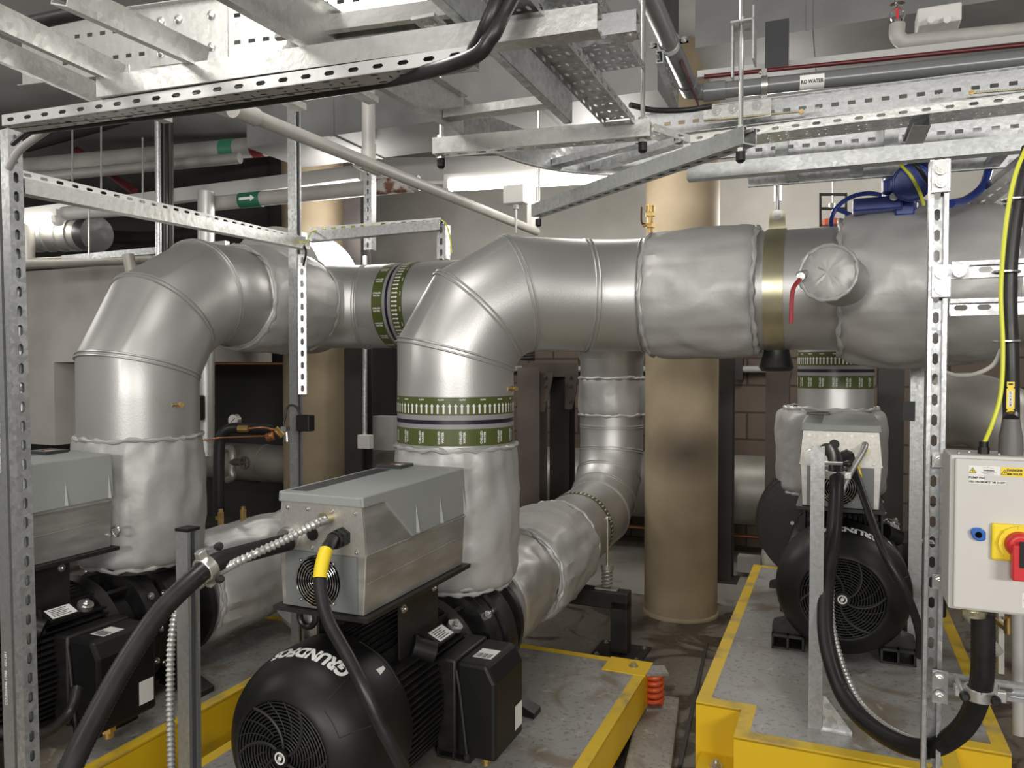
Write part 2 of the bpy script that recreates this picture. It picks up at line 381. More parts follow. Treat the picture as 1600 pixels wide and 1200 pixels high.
def part(mb, name, m, parent, local=False, label=None, smooth=35, bevel=0.0, kind=None):
    M = ROOTM[parent]; inv = M.inverted()
    o = mesh_obj(mb, name, m, mb.v if local else [inv @ v for v in mb.v], smooth, bevel)
    o.parent = parent; ROOTM[o] = M; return tag(o, label, None, None, kind)
def solo(mb, name, m, label, cat, group=None, at=None, smooth=35, bevel=0.0, kind=None):
    lo = V((min(v.x for v in mb.v), min(v.y for v in mb.v), min(v.z for v in mb.v))); hi = V((max(v.x for v in mb.v), max(v.y for v in mb.v), max(v.z for v in mb.v)))
    at = V(at) if at is not None else V(((lo.x + hi.x) / 2, (lo.y + hi.y) / 2, lo.z))
    o = mesh_obj(mb, name, m, [v - at for v in mb.v], smooth, bevel); o.location = at; ROOTM[o] = Matrix.Translation(at)
    return tag(o, label, cat, group, kind)
def text_pts(s, size, bold=0.0, res=3):
    c = bpy.data.curves.new('lettering', 'FONT'); c.body = s; c.size = size; c.align_x = 'CENTER'; c.align_y = 'CENTER'; c.offset = bold; c.resolution_u = res; c.fill_mode = 'FRONT'
    o = bpy.data.objects.new('lettering', c); me = o.to_mesh()
    vs = [v.co.copy() for v in me.vertices]; fs = [tuple(p.vertices) for p in me.polygons]
    o.to_mesh_clear(); bpy.data.objects.remove(o); bpy.data.curves.remove(c); return vs, fs
def text_mb(s, size, o, u, v, m=None, bold=0.0, sx=1.0):
    m = m or MB(); vs, fs = text_pts(s, size, bold); o, u, v = V(o), V(u), V(v)
    return m.add([o + u * (q.x * sx) + v * q.y for q in vs], fs)
def wrap_mb(polys, o, axis, R, ref, m=None):
    """flat polygons (u round the cylinder, v along the axis) laid on a cylinder of radius R; ref = direction of u = 0"""
    m = m or MB(); x, y, z = frame_of(V(axis), V(ref)); o = V(o)
    for vs, fs in polys:
        m.add([o + z * q[1] + (x * math.cos(q[0] / R) + y * math.sin(q[0] / R)) * R for q in vs], fs)
    return m
def ring_strip(o, axis, R, t0, t1, segs=72, m=None):
    m = m or MB(); x, y, z = frame_of(V(axis)); o = V(o)
    m.rings([[o + z * t + (x * math.cos(2 * math.pi * j / segs) + y * math.sin(2 * math.pi * j / segs)) * R for j in range(segs)] for t in (t0, t1)], (False, False))
    return m
# ---------------------------------------------------------------- the room
def wbox(x0, x1, y0, y1, z0, z1, m=None):
    m = m or MB(); return m.hexa(W((x0 + x1) / 2, (y0 + y1) / 2, (z0 + z1) / 2), EX * (x1 - x0) / 2, EY * (y1 - y0) / 2, EZ * (z1 - z0) / 2)
def structure(name, mb, m, smooth=0): return tag(solo(mb, name, m, None, None, smooth=smooth), kind='structure')
BY = 6.63
structure('floor', wbox(-9, 7, -4, BY, -.1, 0), 'concrete floor')
structure('wall_back', wbox(-9, 7, BY, BY + .3, 0, 3.4), 'brown blockwork')
structure('ceiling', wbox(-9, 7, -4, BY + .3, 3.4, 3.6), 'ceiling paint')
structure('trim_1', wbox(-4.9, 6, BY - .22, BY, 1.95, 3.4), 'pale concrete')        # concrete edge beam over the blockwork
m = wbox(-9, -3.96, 4.06, 4.66, 1.54, 2.25); wbox(-9, -5.55, 4.06, 4.55, .9, 1.54, m)
structure('wall_left', m, 'pale concrete')
structure('trim_2', wbox(-9, -4.45, 5.2, BY, 2.25, 3.4), 'corner shade dark')  # dark block put in for the unlit ceiling void
structure('trim_3', wbox(-9, -4.05, 5.9, BY, 0, 2.25), 'corner shade dark')
structure('trim_4', wbox(-2.6, .5, 4.95, 6.4, 0, .012), 'pale screed')              # paler screed beyond the pipe stand
m = MB(); p0, p1 = U(1105, 985, 4.2), U(1062, 1195, 2.9); p0.z = p1.z = .006; m.bar(p0, p1, .016, .008); structure('trim_5', m, 'dark steel')  # dark strip painted in for the shadow along the kerb line
# columns
def column(px, py, d, r, top, label, mname='column concrete'):
    p = U(px, py, d); m = MB(); segs = 48
    m.lathe([(0, r + .012), (.012, r + .010), (.02, r), (top, r)], (p.x, p.y, 0), EZ, segs)
    return solo(m, 'concrete_column', mname, label, 'column', kind='thing', at=(p.x, p.y, 0))
column(1063, 955, 4.74, .22, 3.4, 'round buff concrete column with a dark smudge, standing between pump plinths', 'smudged column concrete')
column(494, 700, 6.1, .25, 3.4, 'tall buff concrete column behind the drain valves, half hidden by a steel post')
def h_section(px, d, e0, e1, w, label, mname, rz=0.0, name='steel_column'):
    p = U(px, 570, d); m = MB(); a, b = EX, EY; c0 = V((p.x, p.y, e0)); L = e1 - e0; c = c0 + EZ * L / 2
    m.hexa(c + b * w * .47, a * w / 2, b * w * .03, EZ * L / 2); m.hexa(c - b * w * .47, a * w / 2, b * w * .03, EZ * L / 2); m.hexa(c, a * w * .03, b * w * .44, EZ * L / 2)
    m.hexa(c0 + EZ * .01, a * w * .8, b * w * .8, EZ * .01)
    return solo(m, name, mname, label, 'steel column', smooth=0, kind='thing')
h_section(560, 5.75, 0, 3.4, .15, 'dark steel column beside the buff column behind the drives', 'dark steel')
h_section(1132, 5.36, 0, 1.62, .13, 'dark steel stanchion tight beside the round buff column', 'dark steel')
h_section(1216, 5.3, 0, 1.50, .15, 'brown steel stanchion behind the pump with the long hanging hose', 'primer brown')
h_section(1392, 5.0, 0, 1.55, .15, 'dark steel stanchion behind the slotted post with the switch box', 'dark steel')
# brown goalpost frame behind the suction pipe
t = thing('pipe_support_frame', 'brown bolted steel goalpost frame standing behind the vertical suction pipe', 'steel frame', U(855, 570, 5.6) * 1)
t.location.z = 0; ROOTM[t] = Matrix.Translation(V((t.location.x, t.location.y, 0)))
for px, w, mm in ((832, .17, 'primer brown'), (879, .15, 'dark steel')):
    p = U(px, 570, 5.6 if px < 850 else 5.75); m = MB(); c = V((p.x, p.y, .75))
    m.hexa(c - EY * w * .45, EX * w / 2, EY * w * .04, EZ * .75); m.hexa(c + EY * w * .45, EX * w / 2, EY * w * .04, EZ * .75); m.hexa(c, EX * w * .04, EY * w * .42, EZ * .75)
    part(m, 'column', mm, t, smooth=0)
m = MB(); a, b = U(822, 578, 5.6), U(897, 578, 5.75); m.bar(a, b, .14, .10); part(m, 'cap_beam', 'primer brown', t, smooth=0)
for px, s in ((852, 1), (891, -1)):
    m = MB(); o = U(px, 583, 5.5); m.prism([(-.04, .0), (.05, .0), (.05, -.12), (.01, -.26), (-.04, -.26)] if s < 0 else [(-.05, 0), (.06, 0), (.04, -.10), (-.01, -.28), (-.05, -.28)], o, EX, EZ, EY * .012)
    for q in (-.03, -.09, -.2): m.bolt(o + EZ * q, -EY, .01)
    part(m, 'gusset_plate', 'primer brown', t, smooth=0)
# ---------------------------------------------------------------- pump plinths
def plinth(at, x0, x1, y0, y1, top, notch, label, base=.0):
    t = thing('equipment_plinth', label, 'plinth', (at[0], at[1], 0), -TH)
    n = notch
    poly = [(x0 + n, y0 - n * 1.35), (x1 - n, y0 - n * 1.35), (x1 - n, y0), (x1, y0), (x1, y1), (x0, y1), (x0, y0), (x0 + n, y0)] if n else [(x0, y0), (x1, y0), (x1, y1), (x0, y1)]
    X, Y, Z = V((1, 0, 0)), V((0, 1, 0)), V((0, 0, 1)); m = MB(); m.prism(poly, (0, 0, base), X, Y, Z * (top - .006 - base)); part(m, 'side_frame', 'plain yellow paint', t, True, smooth=0)
    m = MB(); b = .045
    pts = [V((p[0], p[1], 0)) for p in poly]; cnt = len(pts); inn = []
    for i in range(cnt):
        d0 = (pts[i] - pts[i - 1]).normalized(); d1 = (pts[(i + 1) % cnt] - pts[i]).normalized(); n0 = V((-d0.y, d0.x, 0)); n1 = V((-d1.y, d1.x, 0))
        inn.append(pts[i] + (n0 + n1) * b)
    o1 = [p + Z * top for p in pts]; i1 = [p + Z * top for p in inn]; o0 = [p + Z * (top - .012) + (p - p) for p in pts]
    m.add(o1 + i1 + o0, [(i, (i + 1) % cnt, cnt + (i + 1) % cnt, cnt + i) for i in range(cnt)] + [(2 * cnt + i, 2 * cnt + (i + 1) % cnt, (i + 1) % cnt, i) for i in range(cnt)])
    part(m, 'edge_strip', 'worn yellow paint', t, True, smooth=0)
    m = MB(); m.prism([(p.x, p.y) for p in inn], (0, 0, top - .02), X, Y, Z * .0195); part(m, 'top_surface', 'plinth top', t, True, smooth=0)
    return t
FAN = {'mid': (V((-.622, 2.04, 0)), .463), 'left': (V((-1.903, 2.142, 0)), .50), 'right': (V((1.248, 2.88, 0)), .634)}
PT = {k: v[1] - .263 for k, v in FAN.items()}
pm = plinth(FAN['mid'][0], -.584, .626, -.5, 1.70, PT['mid'], 0, 'low yellow-edged plinth under the pump with the lettered black fan cowl, spring at its corner', .05)
pl = plinth(FAN['left'][0], -.45, .425, -.5, 1.88, PT['left'], 0, 'yellow-edged plinth beside the slotted corner post, under the pump cut off by the frame', .0)
pr = plinth(FAN['right'][0], -.46, .46, -.50, 1.45, PT['right'], .15, 'tall yellow plinth with notched corners under the pump with the hanging hose loop', .03)
m = MB(); m.box((.44, 1.55, PT['mid'] - .004), (.63, 1.704, PT['mid'] + .004)); part(m, 'corner_plate', 'plain yellow paint', pm, True, smooth=0)
m = MB(); m.bolt((.56, 1.63, PT['mid'] + .004), EZ, .014); part(m, 'corner_bolt', 'yellow zinc', pm, True)
m = MB(); m.box((-.44, -.66, .0), (-.30, -.50, PT['right'] - .17)); part(m, 'foot_bracket', 'plain yellow paint', pr, True, smooth=0)
m = MB(); m.bolt((-.38, -.58, PT['right'] - .17), EZ, .016); part(m, 'anchor_bolt', 'zinc bolt', pr, True)
# raised pad strip and the orange spring isolator
m = MB(); a, b = U(1032, 1098, 3.45), U(1000, 1260, 2.55); a.z = b.z = .02; m.bar(a, b, .17, .04); solo(m, 'concrete_pad', 'plinth top', 'narrow raised concrete pad on the floor under the orange spring', 'concrete pad', smooth=0, bevel=.01, kind='thing')
sp = U(1023, 1118, 3.33); sp.z = .04
t = thing('spring_isolator', 'orange coil spring isolator at the outer corner of the low plinth', 'spring isolator', sp)
m = MB(); m.tube([sp + V((math.cos(i * .5) * .033, math.sin(i * .5) * .033, .012 + i * .0021)) for i in range(64)], .009, 8); part(m, 'coil_spring', 'spring orange', t)
m = MB(); m.box(sp + V((-.045, -.045, .0)), sp + V((.045, .045, .01))); m.box(sp + V((-.05, -.045, .15)), sp + V((.05, .045, .162))); part(m, 'end_plates', 'galvanized steel', t, smooth=0)
# ---------------------------------------------------------------- insulated pipework
CIRC = 72
def clad(pts, r, name, parent, beads=(), ends=False, mname='silver cladding'):
    """clad pipe run with a raised bead at each listed vertex (mitre seam)"""
    m = MB(); R = m.tube(pts, r, CIRC, miter=True, cap=True)
    for i in beads:
        for k in (-.008, .008):
            ring = []
            for j, q in enumerate(R[i]):
                c = pts[i]; ring.append(c + (q - c) * 1.006 + (pts[min(i + 1, len(pts) - 1)] - pts[i - 1]).normalized() * k)
            m.tube(ring, .0042, 6, closed=True)
    return part(m, name, mname, parent, smooth=24)
def seam(p, axis, r, m):
    x, y, z = frame_of(V(axis))
    for k in (-.007, .007):
        m.tube([V(p) + z * k + (x * math.cos(2 * math.pi * j / CIRC) + y * math.sin(2 * math.pi * j / CIRC)) * (r + .001) for j in range(CIRC)], .0042, 6, closed=True)
    return m
ARROW = ([V(q + (0,)) for q in ((-.0035, 0), (.0035, 0), (.0035, .026), (.0075, .026), (0, .036), (-.0075, .026), (-.0035, .026))], [(0, 1, 2, 6), (3, 4, 5)])
def label_band(o, axis, R, ref, parent, flip=1, arrows=True):
    """olive pipe-identification band: arrows above, navy stripe between grey ones, small writing below"""
    o = V(o); ax = V(axis).normalized() * flip; W_ = .178
    b = part(ring_strip(o, ax, R + .0012, 0, W_), 'label_band', 'band grey', parent)
    part(ring_strip(o, ax, R + .0018, .112, .178), 'arrow_strip', 'olive band', b)
    part(ring_strip(o, ax, R + .0018, 0, .062), 'writing_strip', 'olive band', b)
    part(ring_strip(o, ax, R + .0018, .079, .094), 'navy_stripe', 'band navy', b)
    n = 64; pol = []
    for i in range(n):
        u = (i - n / 2) * 2 * math.pi * R / n; pol.append(([V((q.x + u, q.y + .118, 0)) for q in ARROW[0]], ARROW[1]))
    part(wrap_mb(pol, o, ax, R + .0026, ref), 'arrows', 'label white', b)
    pol = []
    for i in range(18):
        u = (i - 9) * 2 * math.pi * R / 18
        for s, off in (('CHILLED', -.007), ('WATER', .007)):
            vs, fs = TXT.setdefault(s, text_pts(s, .012, .0004)); pol.append(([V((u + off - q.y, .031 + q.x, 0)) for q in vs], fs))
        vs, fs = TXT.setdefault('FLOW', text_pts('FLOW', .008, .0003)); pol.append(([V((u + q.x, .168 + q.y, 0)) for q in vs], fs))
    part(wrap_mb(pol, o, ax, R + .0026, ref), 'lettering_print', 'label white', b)
    return b
TXT = {}
def test_point(p, n, parent):
    n = V(n).normalized(); m = MB(); m.cyl(p, p + n * .03, .007, 10); m.cyl(p + n * .012, p + n * .022, .011, 6); m.cyl(p + n * .03, p + n * .042, .009, 8)
    s = n.cross(EZ).normalized(); m.cyl(p + n * .02 - s * .004, p + n * .02 + s * .03, .007, 8); part(m, 'test_point', 'brass', parent)
R = .225
# middle pump: riser, rolled elbow, offset bend and header
A = V((-.219, 2.99, 0)); ZH = 1.80
t = thing('discharge_pipe', 'fat silver discharge pipe rising from the lettered pump and running off as a header', 'insulated pipe', (A.x, A.y, .66))
ph = math.radians(38); D1 = EX * math.cos(ph) + EY * math.sin(ph)
corner = V((A.x, A.y, ZH)); bend2 = corner + D1 * .66
j1 = arcpoly(corner, EZ, D1, .33, 3); j2 = arcpoly(bend2, D1, EX, .19, 3)
riser0 = V((A.x, A.y, .70)); cut = V((A.x, A.y, 1.455))
clad([riser0, cut], R + .0008, 'riser', t)
mid = j1[-1] + D1 * .04
clad([cut] + j1 + [mid + D1 * .05], R, 'elbow', t, beads=(1, 2, 3))
HD = bend2 + EX * .19
clad([mid + D1 * .05] + j2 + [HD + EX * .05], R, 'offset_bend', t, beads=(1, 3))
def HP(b): return HD + EX * b
def bx(px):
    """distance along the header at photo column px"""
    k = (px - 800) / FPX; return (k * HD.y - HD.x) / (EX.x - k * EX.y)
BJ = [bx(q) for q in (1018, 1187, 1200, 1226, 1308, 1458, 1567)]
m = MB(); m.cyl(HP(.05), HP(BJ[5] + .35), R, CIRC); seam(HP(.05), EX, R, m); part(m, 'header', 'silver cladding', t)
part(jacket_mb(HP(BJ[0]), HP(BJ[1]), R + .028, R + .002, R + .002, 3, .011, .004), 'flange_jacket', 'silver jacket fabric', t)
part(jacket_mb(HP(BJ[4]), HP(BJ[5]), R + .034, R + .001, R + .02, 8, .014, .022, hem=(True, False), R1=R + .06), 'valve_jacket', 'silver jacket fabric', t)
part(jacket_mb(HP(BJ[5] - .03), HP(BJ[6]), R + .05, R + .02, R + .01, 5, .010, .008, R1=R + .045), 'actuator_jacket', 'silver jacket fabric', t)
part(jacket_mb(V((A.x, A.y, .675)), V((A.x, A.y, 1.215)), R + .012, R - .05, R + .002, 1, .014, .012), 'riser_jacket', 'silver jacket fabric', t)
label_band(V((A.x, A.y, 1.225)), EZ, R, -EY * .92 - EX * .1, t)
test_point(U(795, 607, 2.93), EX - EY * .35, t)
DISCHARGE = t
# small capped branch with its red lever, pointing at the camera
vb = U(1294, 426, 2.27); vn = (vb - U(1326, 446, 2.50)).normalized()
o = part(jacket_mb(vb - vn * .20, vb + vn * .0, .080, .078, .06, 12, .003, .0, 48, 10, hem=(False, False)), 'branch_jacket', 'silver jacket fabric', t)
m = MB(); x, y, z = frame_of(vn); rr = []
for k, (q, s) in enumerate(((.080, -.004), (.075, .004), (.055, .011), (.03, .013), (.003, .010))):
    rr.append([vb + vn * (s + .004 * noise.noise(V((j * .9, k * 1.0, 3)))) + (x * math.cos(j * math.tau / 40) + y * math.sin(j * math.tau / 40)) * q for j in range(40)])
m.rings(rr, (False, True)); m.tube([vb + vn * .002 + (x * math.cos(j * math.tau / 40) + y * math.sin(j * math.tau / 40)) * (.081 + .004 * noise.noise(V((j * .7, 1, 1)))) for j in range(40)], lambda i: .006 + .002 * math.sin(i * 2.1), 8, closed=True)
part(m, 'end_cap', 'silver jacket fabric', o)
lv = [U(1252, 430, 2.3), U(1250, 436, 2.27), U(1240, 450, 2.24), U(1237, 470, 2.24), U(1236, 505, 2.24)]
m = MB(); m.cyl(U(1268, 425, 2.32), U(1249, 430, 2.28), .012, 8); m.bolt(U(1251, 432, 2.27), -EY, .008); part(m, 'valve_spindle', 'dull galvanized steel', o)
m = MB(); m.tube(spline(lv[1:], 5), .0065, 10); part(m, 'red_lever', 'lever red', o)
# left pump discharge
B = V((-1.50, 3.09, 0)); ZL = 1.835
t = thing('discharge_pipe', 'fat silver discharge pipe rising past the slotted corner post and turning away behind', 'insulated pipe', (B.x, B.y, .74))
c1 = V((B.x, B.y, ZL)); c2 = c1 + EY * 1.30
k1 = arcpoly(c1, EZ, EY, .45, 3); k2 = arcpoly(c2, EY, EX, .30, 3); cutl = V((B.x, B.y, 1.385))
clad([V((B.x, B.y, .78)), cutl], R + .0008, 'riser', t)
clad([cutl] + k1 + [c1 + EY * .56], R, 'elbow', t, beads=(1, 2, 3))
clad([c1 + EY * .56] + k2 + [c2 + EX * .37], R, 'offset_bend', t, beads=(1, 3))
m = MB(); m.cyl(c2 + EX * .37, c2 + EX * 1.55, R, CIRC); part(m, 'header', 'silver cladding', t)
part(jacket_mb(c1 + EY * .53, c1 + EY * 1.02, R + .028, R + .001, R + .001, 21, .012, .006), 'flange_jacket', 'silver jacket fabric', t)
part(jacket_mb(V((B.x, B.y, .735)), V((B.x, B.y, 1.24)), R + .010, R - .045, R + .002, 2, .013, .012), 'riser_jacket', 'silver jacket fabric', t)
kx = [(k * c2.y - c2.x) / (EX.x - k * EX.y) for k in ((612 - 800) / FPX,)][0]
label_band(c2 + EX * (kx + .02), EX, R, EZ, t)
test_point(U(279, 632, 2.93), EX - EY * .5, t)
# suction pipe of the middle pump
PA = FAN['mid'][0]; sz = .555
def SP(y, z=sz): return PA + EY * (1.03 + y) + EZ * z
t = thing('suction_pipe', 'silver suction pipe sloping from the pump to an upright bend beside the buff column', 'insulated pipe', SP(1.2, 0))
rs = .205; top = V((.655, 5.05, 0)); ydir = (V((top.x, top.y, .62)) - SP(0, .50)).normalized()
s0 = SP(.0, .50); cs = V((top.x, top.y, .62)); k3 = arcpoly(cs, ydir, EZ, .42, 4)
clad([s0 + ydir * .205, s0 + ydir * 1.62], rs, 'sloping_run', t, mname='aluminium wrap')
clad([s0 + ydir * 1.62] + k3 + [V((top.x, top.y, 1.12))], rs, 'elbow', t, beads=(1, 2, 3, 4))
m = MB(); m.lathe([(1.12, rs), (1.54, rs), (1.60, rs + .02), (1.68, rs + .07), (1.75, rs + .09)], (top.x, top.y, 0), EZ, CIRC); seam(V((top.x, top.y, 1.12)), EZ, rs, m); seam(V((top.x, top.y, 1.56)), EZ, rs, m); part(m, 'upright', 'silver cladding', t)
m = MB(); m.cyl(V((top.x, top.y, 1.86)) - EX * .30, V((top.x, top.y, 1.86)) + EX * .12, .225, CIRC); part(m, 'tee_header', 'silver cladding', t)
part(jacket_mb(V((top.x, top.y, 1.19)), V((top.x, top.y, 1.44)), rs + .012, rs, rs, 14, .008, .004, 60, 12), 'upright_jacket', 'silver jacket fabric', t)
part(jacket_mb(s0 + ydir * .62, s0 + ydir * 1.18, rs + .04, rs + .004, rs + .012, 17, .016, .012), 'strainer_jacket', 'silver jacket fabric', t)
part(jacket_mb(s0 + ydir * .21, s0 + ydir * .64, rs + .012, rs - .03, rs, 19, .010, .006, hem=(False, False)), 'flange_jacket', 'aluminium wrap', t)
lb = ring_strip(s0 + ydir * 1.50, ydir, rs + .0015, 0, .055); lbo = part(lb, 'label_band', 'olive band', t)
part(wrap_mb([([V((q.x + (i - 26) * math.tau * rs / 52, q.y + .01, 0)) for q in ARROW[0]], ARROW[1]) for i in range(52)], s0 + ydir * 1.50, ydir, rs + .0024, -EY), 'arrows', 'label white', lbo)
# stand under the suction pipe
st = U(970, 985, 4.05); st.z = 0
t = thing('pipe_stand', 'black box-section cantilever stand bolted to the floor under the suction pipe', 'pipe stand', st)
m = MB(); m.hexa(st + EZ * .005, EX * .135, EY * .12, EZ * .005); part(m, 'base_plate', 'black frame steel', t, smooth=0)
m = MB(); m.hexa(st + EZ * .147, EX * .045, EY * .045, EZ * .137); part(m, 'upright', 'black frame steel', t, smooth=0, bevel=.006)
m = MB(); m.hexa(st + EZ * .285 - EX * .14, EX * .185, EY * .045, EZ * .045); part(m, 'arm', 'black frame steel', t, smooth=0, bevel=.006)
m = MB(); m.hexa(st - EX * .62 + EZ * .006 + EY * .05, EX * .05, EY * .13, EZ * .006); part(m, 'rear_foot', 'black frame steel', t, smooth=0)
for sx in (-1, 1):
    for sy in (-1, 1):
        m = MB(); m.bolt(st + EX * sx * .105 + EY * sy * .09 + EZ * .01, EZ, .009); part(m, 'anchor_bolt', 'zinc bolt', t)
hp = st + EZ * .332 - EX * .075
t = thing('spring_support', 'small coil spring and threaded rod holding up the suction pipe on the black stand', 'spring support', hp)
m = MB(); m.tube([hp + V((math.cos(i * .5) * .026, math.sin(i * .5) * .026, .008 + i * .0015)) for i in range(64)], .006, 8); part(m, 'coil_spring', 'old silver lagging', t)
m = MB(); m.hexa(hp + EZ * .004, EX * .06, EY * .03, EZ * .004); part(m, 'spring_base', 'old silver lagging', t); m = MB(); m.cyl(hp + EZ * .105, hp + EZ * .13, .034, 16); part(m, 'spring_cup', 'old silver lagging', t)
m = MB(); m.cyl(hp + EZ * .11, hp + EZ * .38, .007, 8); m.bolt(hp + EZ * .37, EZ, .012); part(m, 'threaded_rod', 'zinc bolt', t)
# suction of the left pump and its drain jacket
PL = FAN['left'][0]
t = thing('suction_pipe', 'padded silver suction pipe lying behind the clamp post, two brass vents on top', 'insulated pipe', PL + EY * 1.5 + EX * .1)
q0, q1 = PL + EY * 1.245 + EZ * .52, PL + EY * 2.9 + EZ * .56
m = MB(); m.cyl(q0, q1, .20, 48); part(m, 'run', 'aluminium wrap', t)
part(jacket_mb(PL + EY * 1.25 + EZ * .53, PL + EY * 1.95 + EZ * .54, .235, .2, .2, 31, .016, .01), 'strainer_jacket', 'silver jacket fabric', t)
part(jacket_mb(PL + EY * 1.93 + EZ * .55, PL + EY * 2.5 + EZ * .56, .225, .2, .2, 33, .018, .012), 'flange_jacket', 'silver jacket fabric', t)
part(jacket_mb(PL + EY * 1.75 + EX * .16 + EZ * .40, PL + EY * 1.75 + EX * .38 + EZ * .27, .10, .09, .04, 35, .012, .0, 40, 12, hem=(False, False)), 'drain_jacket', 'silver jacket fabric', t)
for px, py in ((345, 810), (380, 806)):
    m = MB(); p = U(px, py, 3.72); m.cyl(p - EZ * .03, p + EZ * .03, .014, 8); m.cyl(p + EZ * .01, p + EZ * .045, .010, 10); part(m, 'brass_vent', 'brass', t)
# right pump discharge
C = U(1305, 600, 3.83); C.z = 0; rc = .176
t = thing('discharge_pipe', 'short banded silver riser above the pump with the hose loop, under the header', 'insulated pipe', (C.x, C.y, 1.0))
m = MB(); m.cyl(C + EZ * 1.0, C + EZ * 1.85, rc, CIRC); part(m, 'riser', 'silver cladding', t)
label_band(C + EZ * 1.405, EZ, rc, -EY, t)
part(jacket_mb(C + EZ * .88 - EX * .02, C + EZ * 1.31 - EX * .02, rc + .075, rc + .02, rc, 41, .018, .01), 'riser_jacket', 'silver jacket fabric', t)
# ---------------------------------------------------------------- pumps
def pump(key, label, volute=.258, lettering=True, dz=0.0, cx=.03, vo=(0, 0), gl=(.075, .085), fb=(.028, .034), bp=(-.028, .085)):
    o, ax = FAN[key]; rot = Matrix.Rotation(-TH, 4, 'Z')
    t = thing('centrifugal_pump', label, 'pump', (o.x, o.y, PT[key]), -TH, 'frequency-driven pump sets on the plinths')
    X, Y, Z = V((1, 0, 0)), V((0, 1, 0)), V((0, 0, 1)); za = .263
    def P(mb, name, m, parent=None, **k): return part(mb, name, m, parent or t, True, **k)
    C = lambda y: V((0, y, za))
    # fan cowl
    m = MB(); prof = [(.030, .148), (.004, .150), (.0, .156), (.002, .164), (.012, .178), (.03, .200), (.055, .221), (.085, .236), (.12, .246), (.15, .250), (.27, .250), (.275, .247), (.275, .235)]
    m.lathe(prof, C(0), Y, 72, (False, False)); cowl = P(m, 'fan_cowl', 'black plastic')
    m = MB(); m.lathe([(.035, .001), (.036, .150)], C(0), Y, 48, (False, False)); P(m, 'fan_recess', 'opening shade black', cowl)
    m = MB()
    for k in range(13):
        r = .028 + k * .0098; m.tube([C(.006 + .006 * (1 - r / .15)) + V((math.cos(j * math.tau / 64) * r, 0, math.sin(j * math.tau / 64) * r)) for j in range(64)], .0019, 6, closed=True)
    for k in range(6):
        a0 = k * math.tau / 6 + .3; m.tube([C(.005) + V((math.cos(a0 + s * .9) * (.02 + .13 * s), 0, math.sin(a0 + s * .9) * (.02 + .13 * s))) for s in [q / 12 for q in range(13)]], .0042, 6)
    for k in range(18):
        a0 = k * math.tau / 18; m.tube([C(.007) + V((math.cos(a0 + s * .5) * (.06 + .09 * s), 0, math.sin(a0 + s * .5) * (.06 + .09 * s))) for s in [q / 6 for q in range(7)]], .0015, 5)
    P(m, 'fan_grille', 'black grille', cowl)
    m = MB(); m.cyl(C(.004), C(-.004), .026, 32); P(m, 'grille_hub', 'black plastic', cowl)
    m = MB(); 
    m.rings([[C(-.0045) + V((math.cos(j * math.tau / 40) * r, 0, math.sin(j * math.tau / 40) * r)) for j in range(40)] for r in (.0125, .0172)], (False, False))
    m.rings([[C(-.0045) + V((math.cos(j * math.tau / 24) * r, 0, math.sin(j * math.tau / 24) * r)) for j in range(24)] for r in (.0001, .0062)], (False, False))
    for a0 in (.5, .5 + math.pi):
        m.rings([[C(-.0045) + V((math.cos(a0 + j * .12) * r, 0, math.sin(a0 + j * .12) * r)) for r in (.0075, .0112)] for j in range(12)], (False, False))
    P(m, 'hub_emblem', 'label white', cowl)
    # moulded panel outline on the cowl and the writing round its crown
    def cs(y, a, lift=.0008):
        for (y0, r0), (y1, r1) in zip(prof[2:], prof[3:]):
            if y0 <= y <= y1: r = r0 + (r1 - r0) * (y - y0) / max(1e-6, y1 - y0); break
        return C(y) + V((math.sin(a), 0, math.cos(a))) * (r + lift)
    m = MB()
    for seq in ([(.10, .62), (.035, .66), (.022, .74)], [(.022, .74), (.022, 1.15)], [(.022, 1.15), (.12, 1.22)], [(.262, .30), (.262, 1.0), (.20, 1.02)]):
        pts = []
        for (y0, a0), (y1, a1) in zip(seq, seq[1:]): pts += [cs(y0 + (y1 - y0) * s / 10, a0 + (a1 - a0) * s / 10, .0002) for s in range(11)]
        m.tube(pts, .0016, 5)
    P(m, 'moulded_ridge', 'black grille', cowl)
    if lettering:
        m = MB(); vs, fs = text_pts('GRUNDFOS', .060, .0032, 4)
        wd_ = max(v.x for v in vs) - min(v.x for v in vs); kx = .27 / wd_
        m.add([cs(min(.27, max(.06, .118 + q.y * .95)), .04 - q.x * kx / .25, .0009) for q in [V((v.x, -v.y, 0)) for v in vs]], [f for f in fs])
        P(m, 'lettering', 'label white', cowl)
        m = MB(); m.add([cs(.21, .72), cs(.21, .80), cs(.245, .77), cs(.245, .73)], [(0, 1, 2, 3)]); P(m, 'rating_sticker', 'label white', cowl)
    # motor
    m = MB(); m.cyl(C(.26), C(.73), .185, 40)
    for i in range(-8, 9):
        z = i * .0195; w = math.sqrt(max(.0, .232 ** 2 - (abs(z) * .8) ** 2)); 
        for s in (-1, 1): m.box((s * .13 if s > 0 else -w, .275 + .03 * (i % 2) * .2, za + z - .0035), (w if s > 0 else -.13, .71, za + z + .0035))
    for i in range(-6, 7):
        x = i * .022; h = math.sqrt(max(.0, .226 ** 2 - (abs(x) * .8) ** 2)); m.box((x - .003, .275, za + .12), (x + .003, .71, za + h))
    P(m, 'motor_body', 'black motor enamel', smooth=30)
    m = MB(); m.lathe([(.70, .19), (.705, .235), (.75, .24), (.76, .19), (.80, .165), (.86, .17), (.865, .235), (.90, .238)], C(0), Y, 48)
    for k in range(8):
        a = k * math.tau / 8 + .2; m.hexa(C(.81) + V((math.cos(a), 0, math.sin(a))) * .18, V((math.cos(a), 0, math.sin(a))) * .035, Y * .055, V((-math.sin(a), 0, math.cos(a))) * .008)
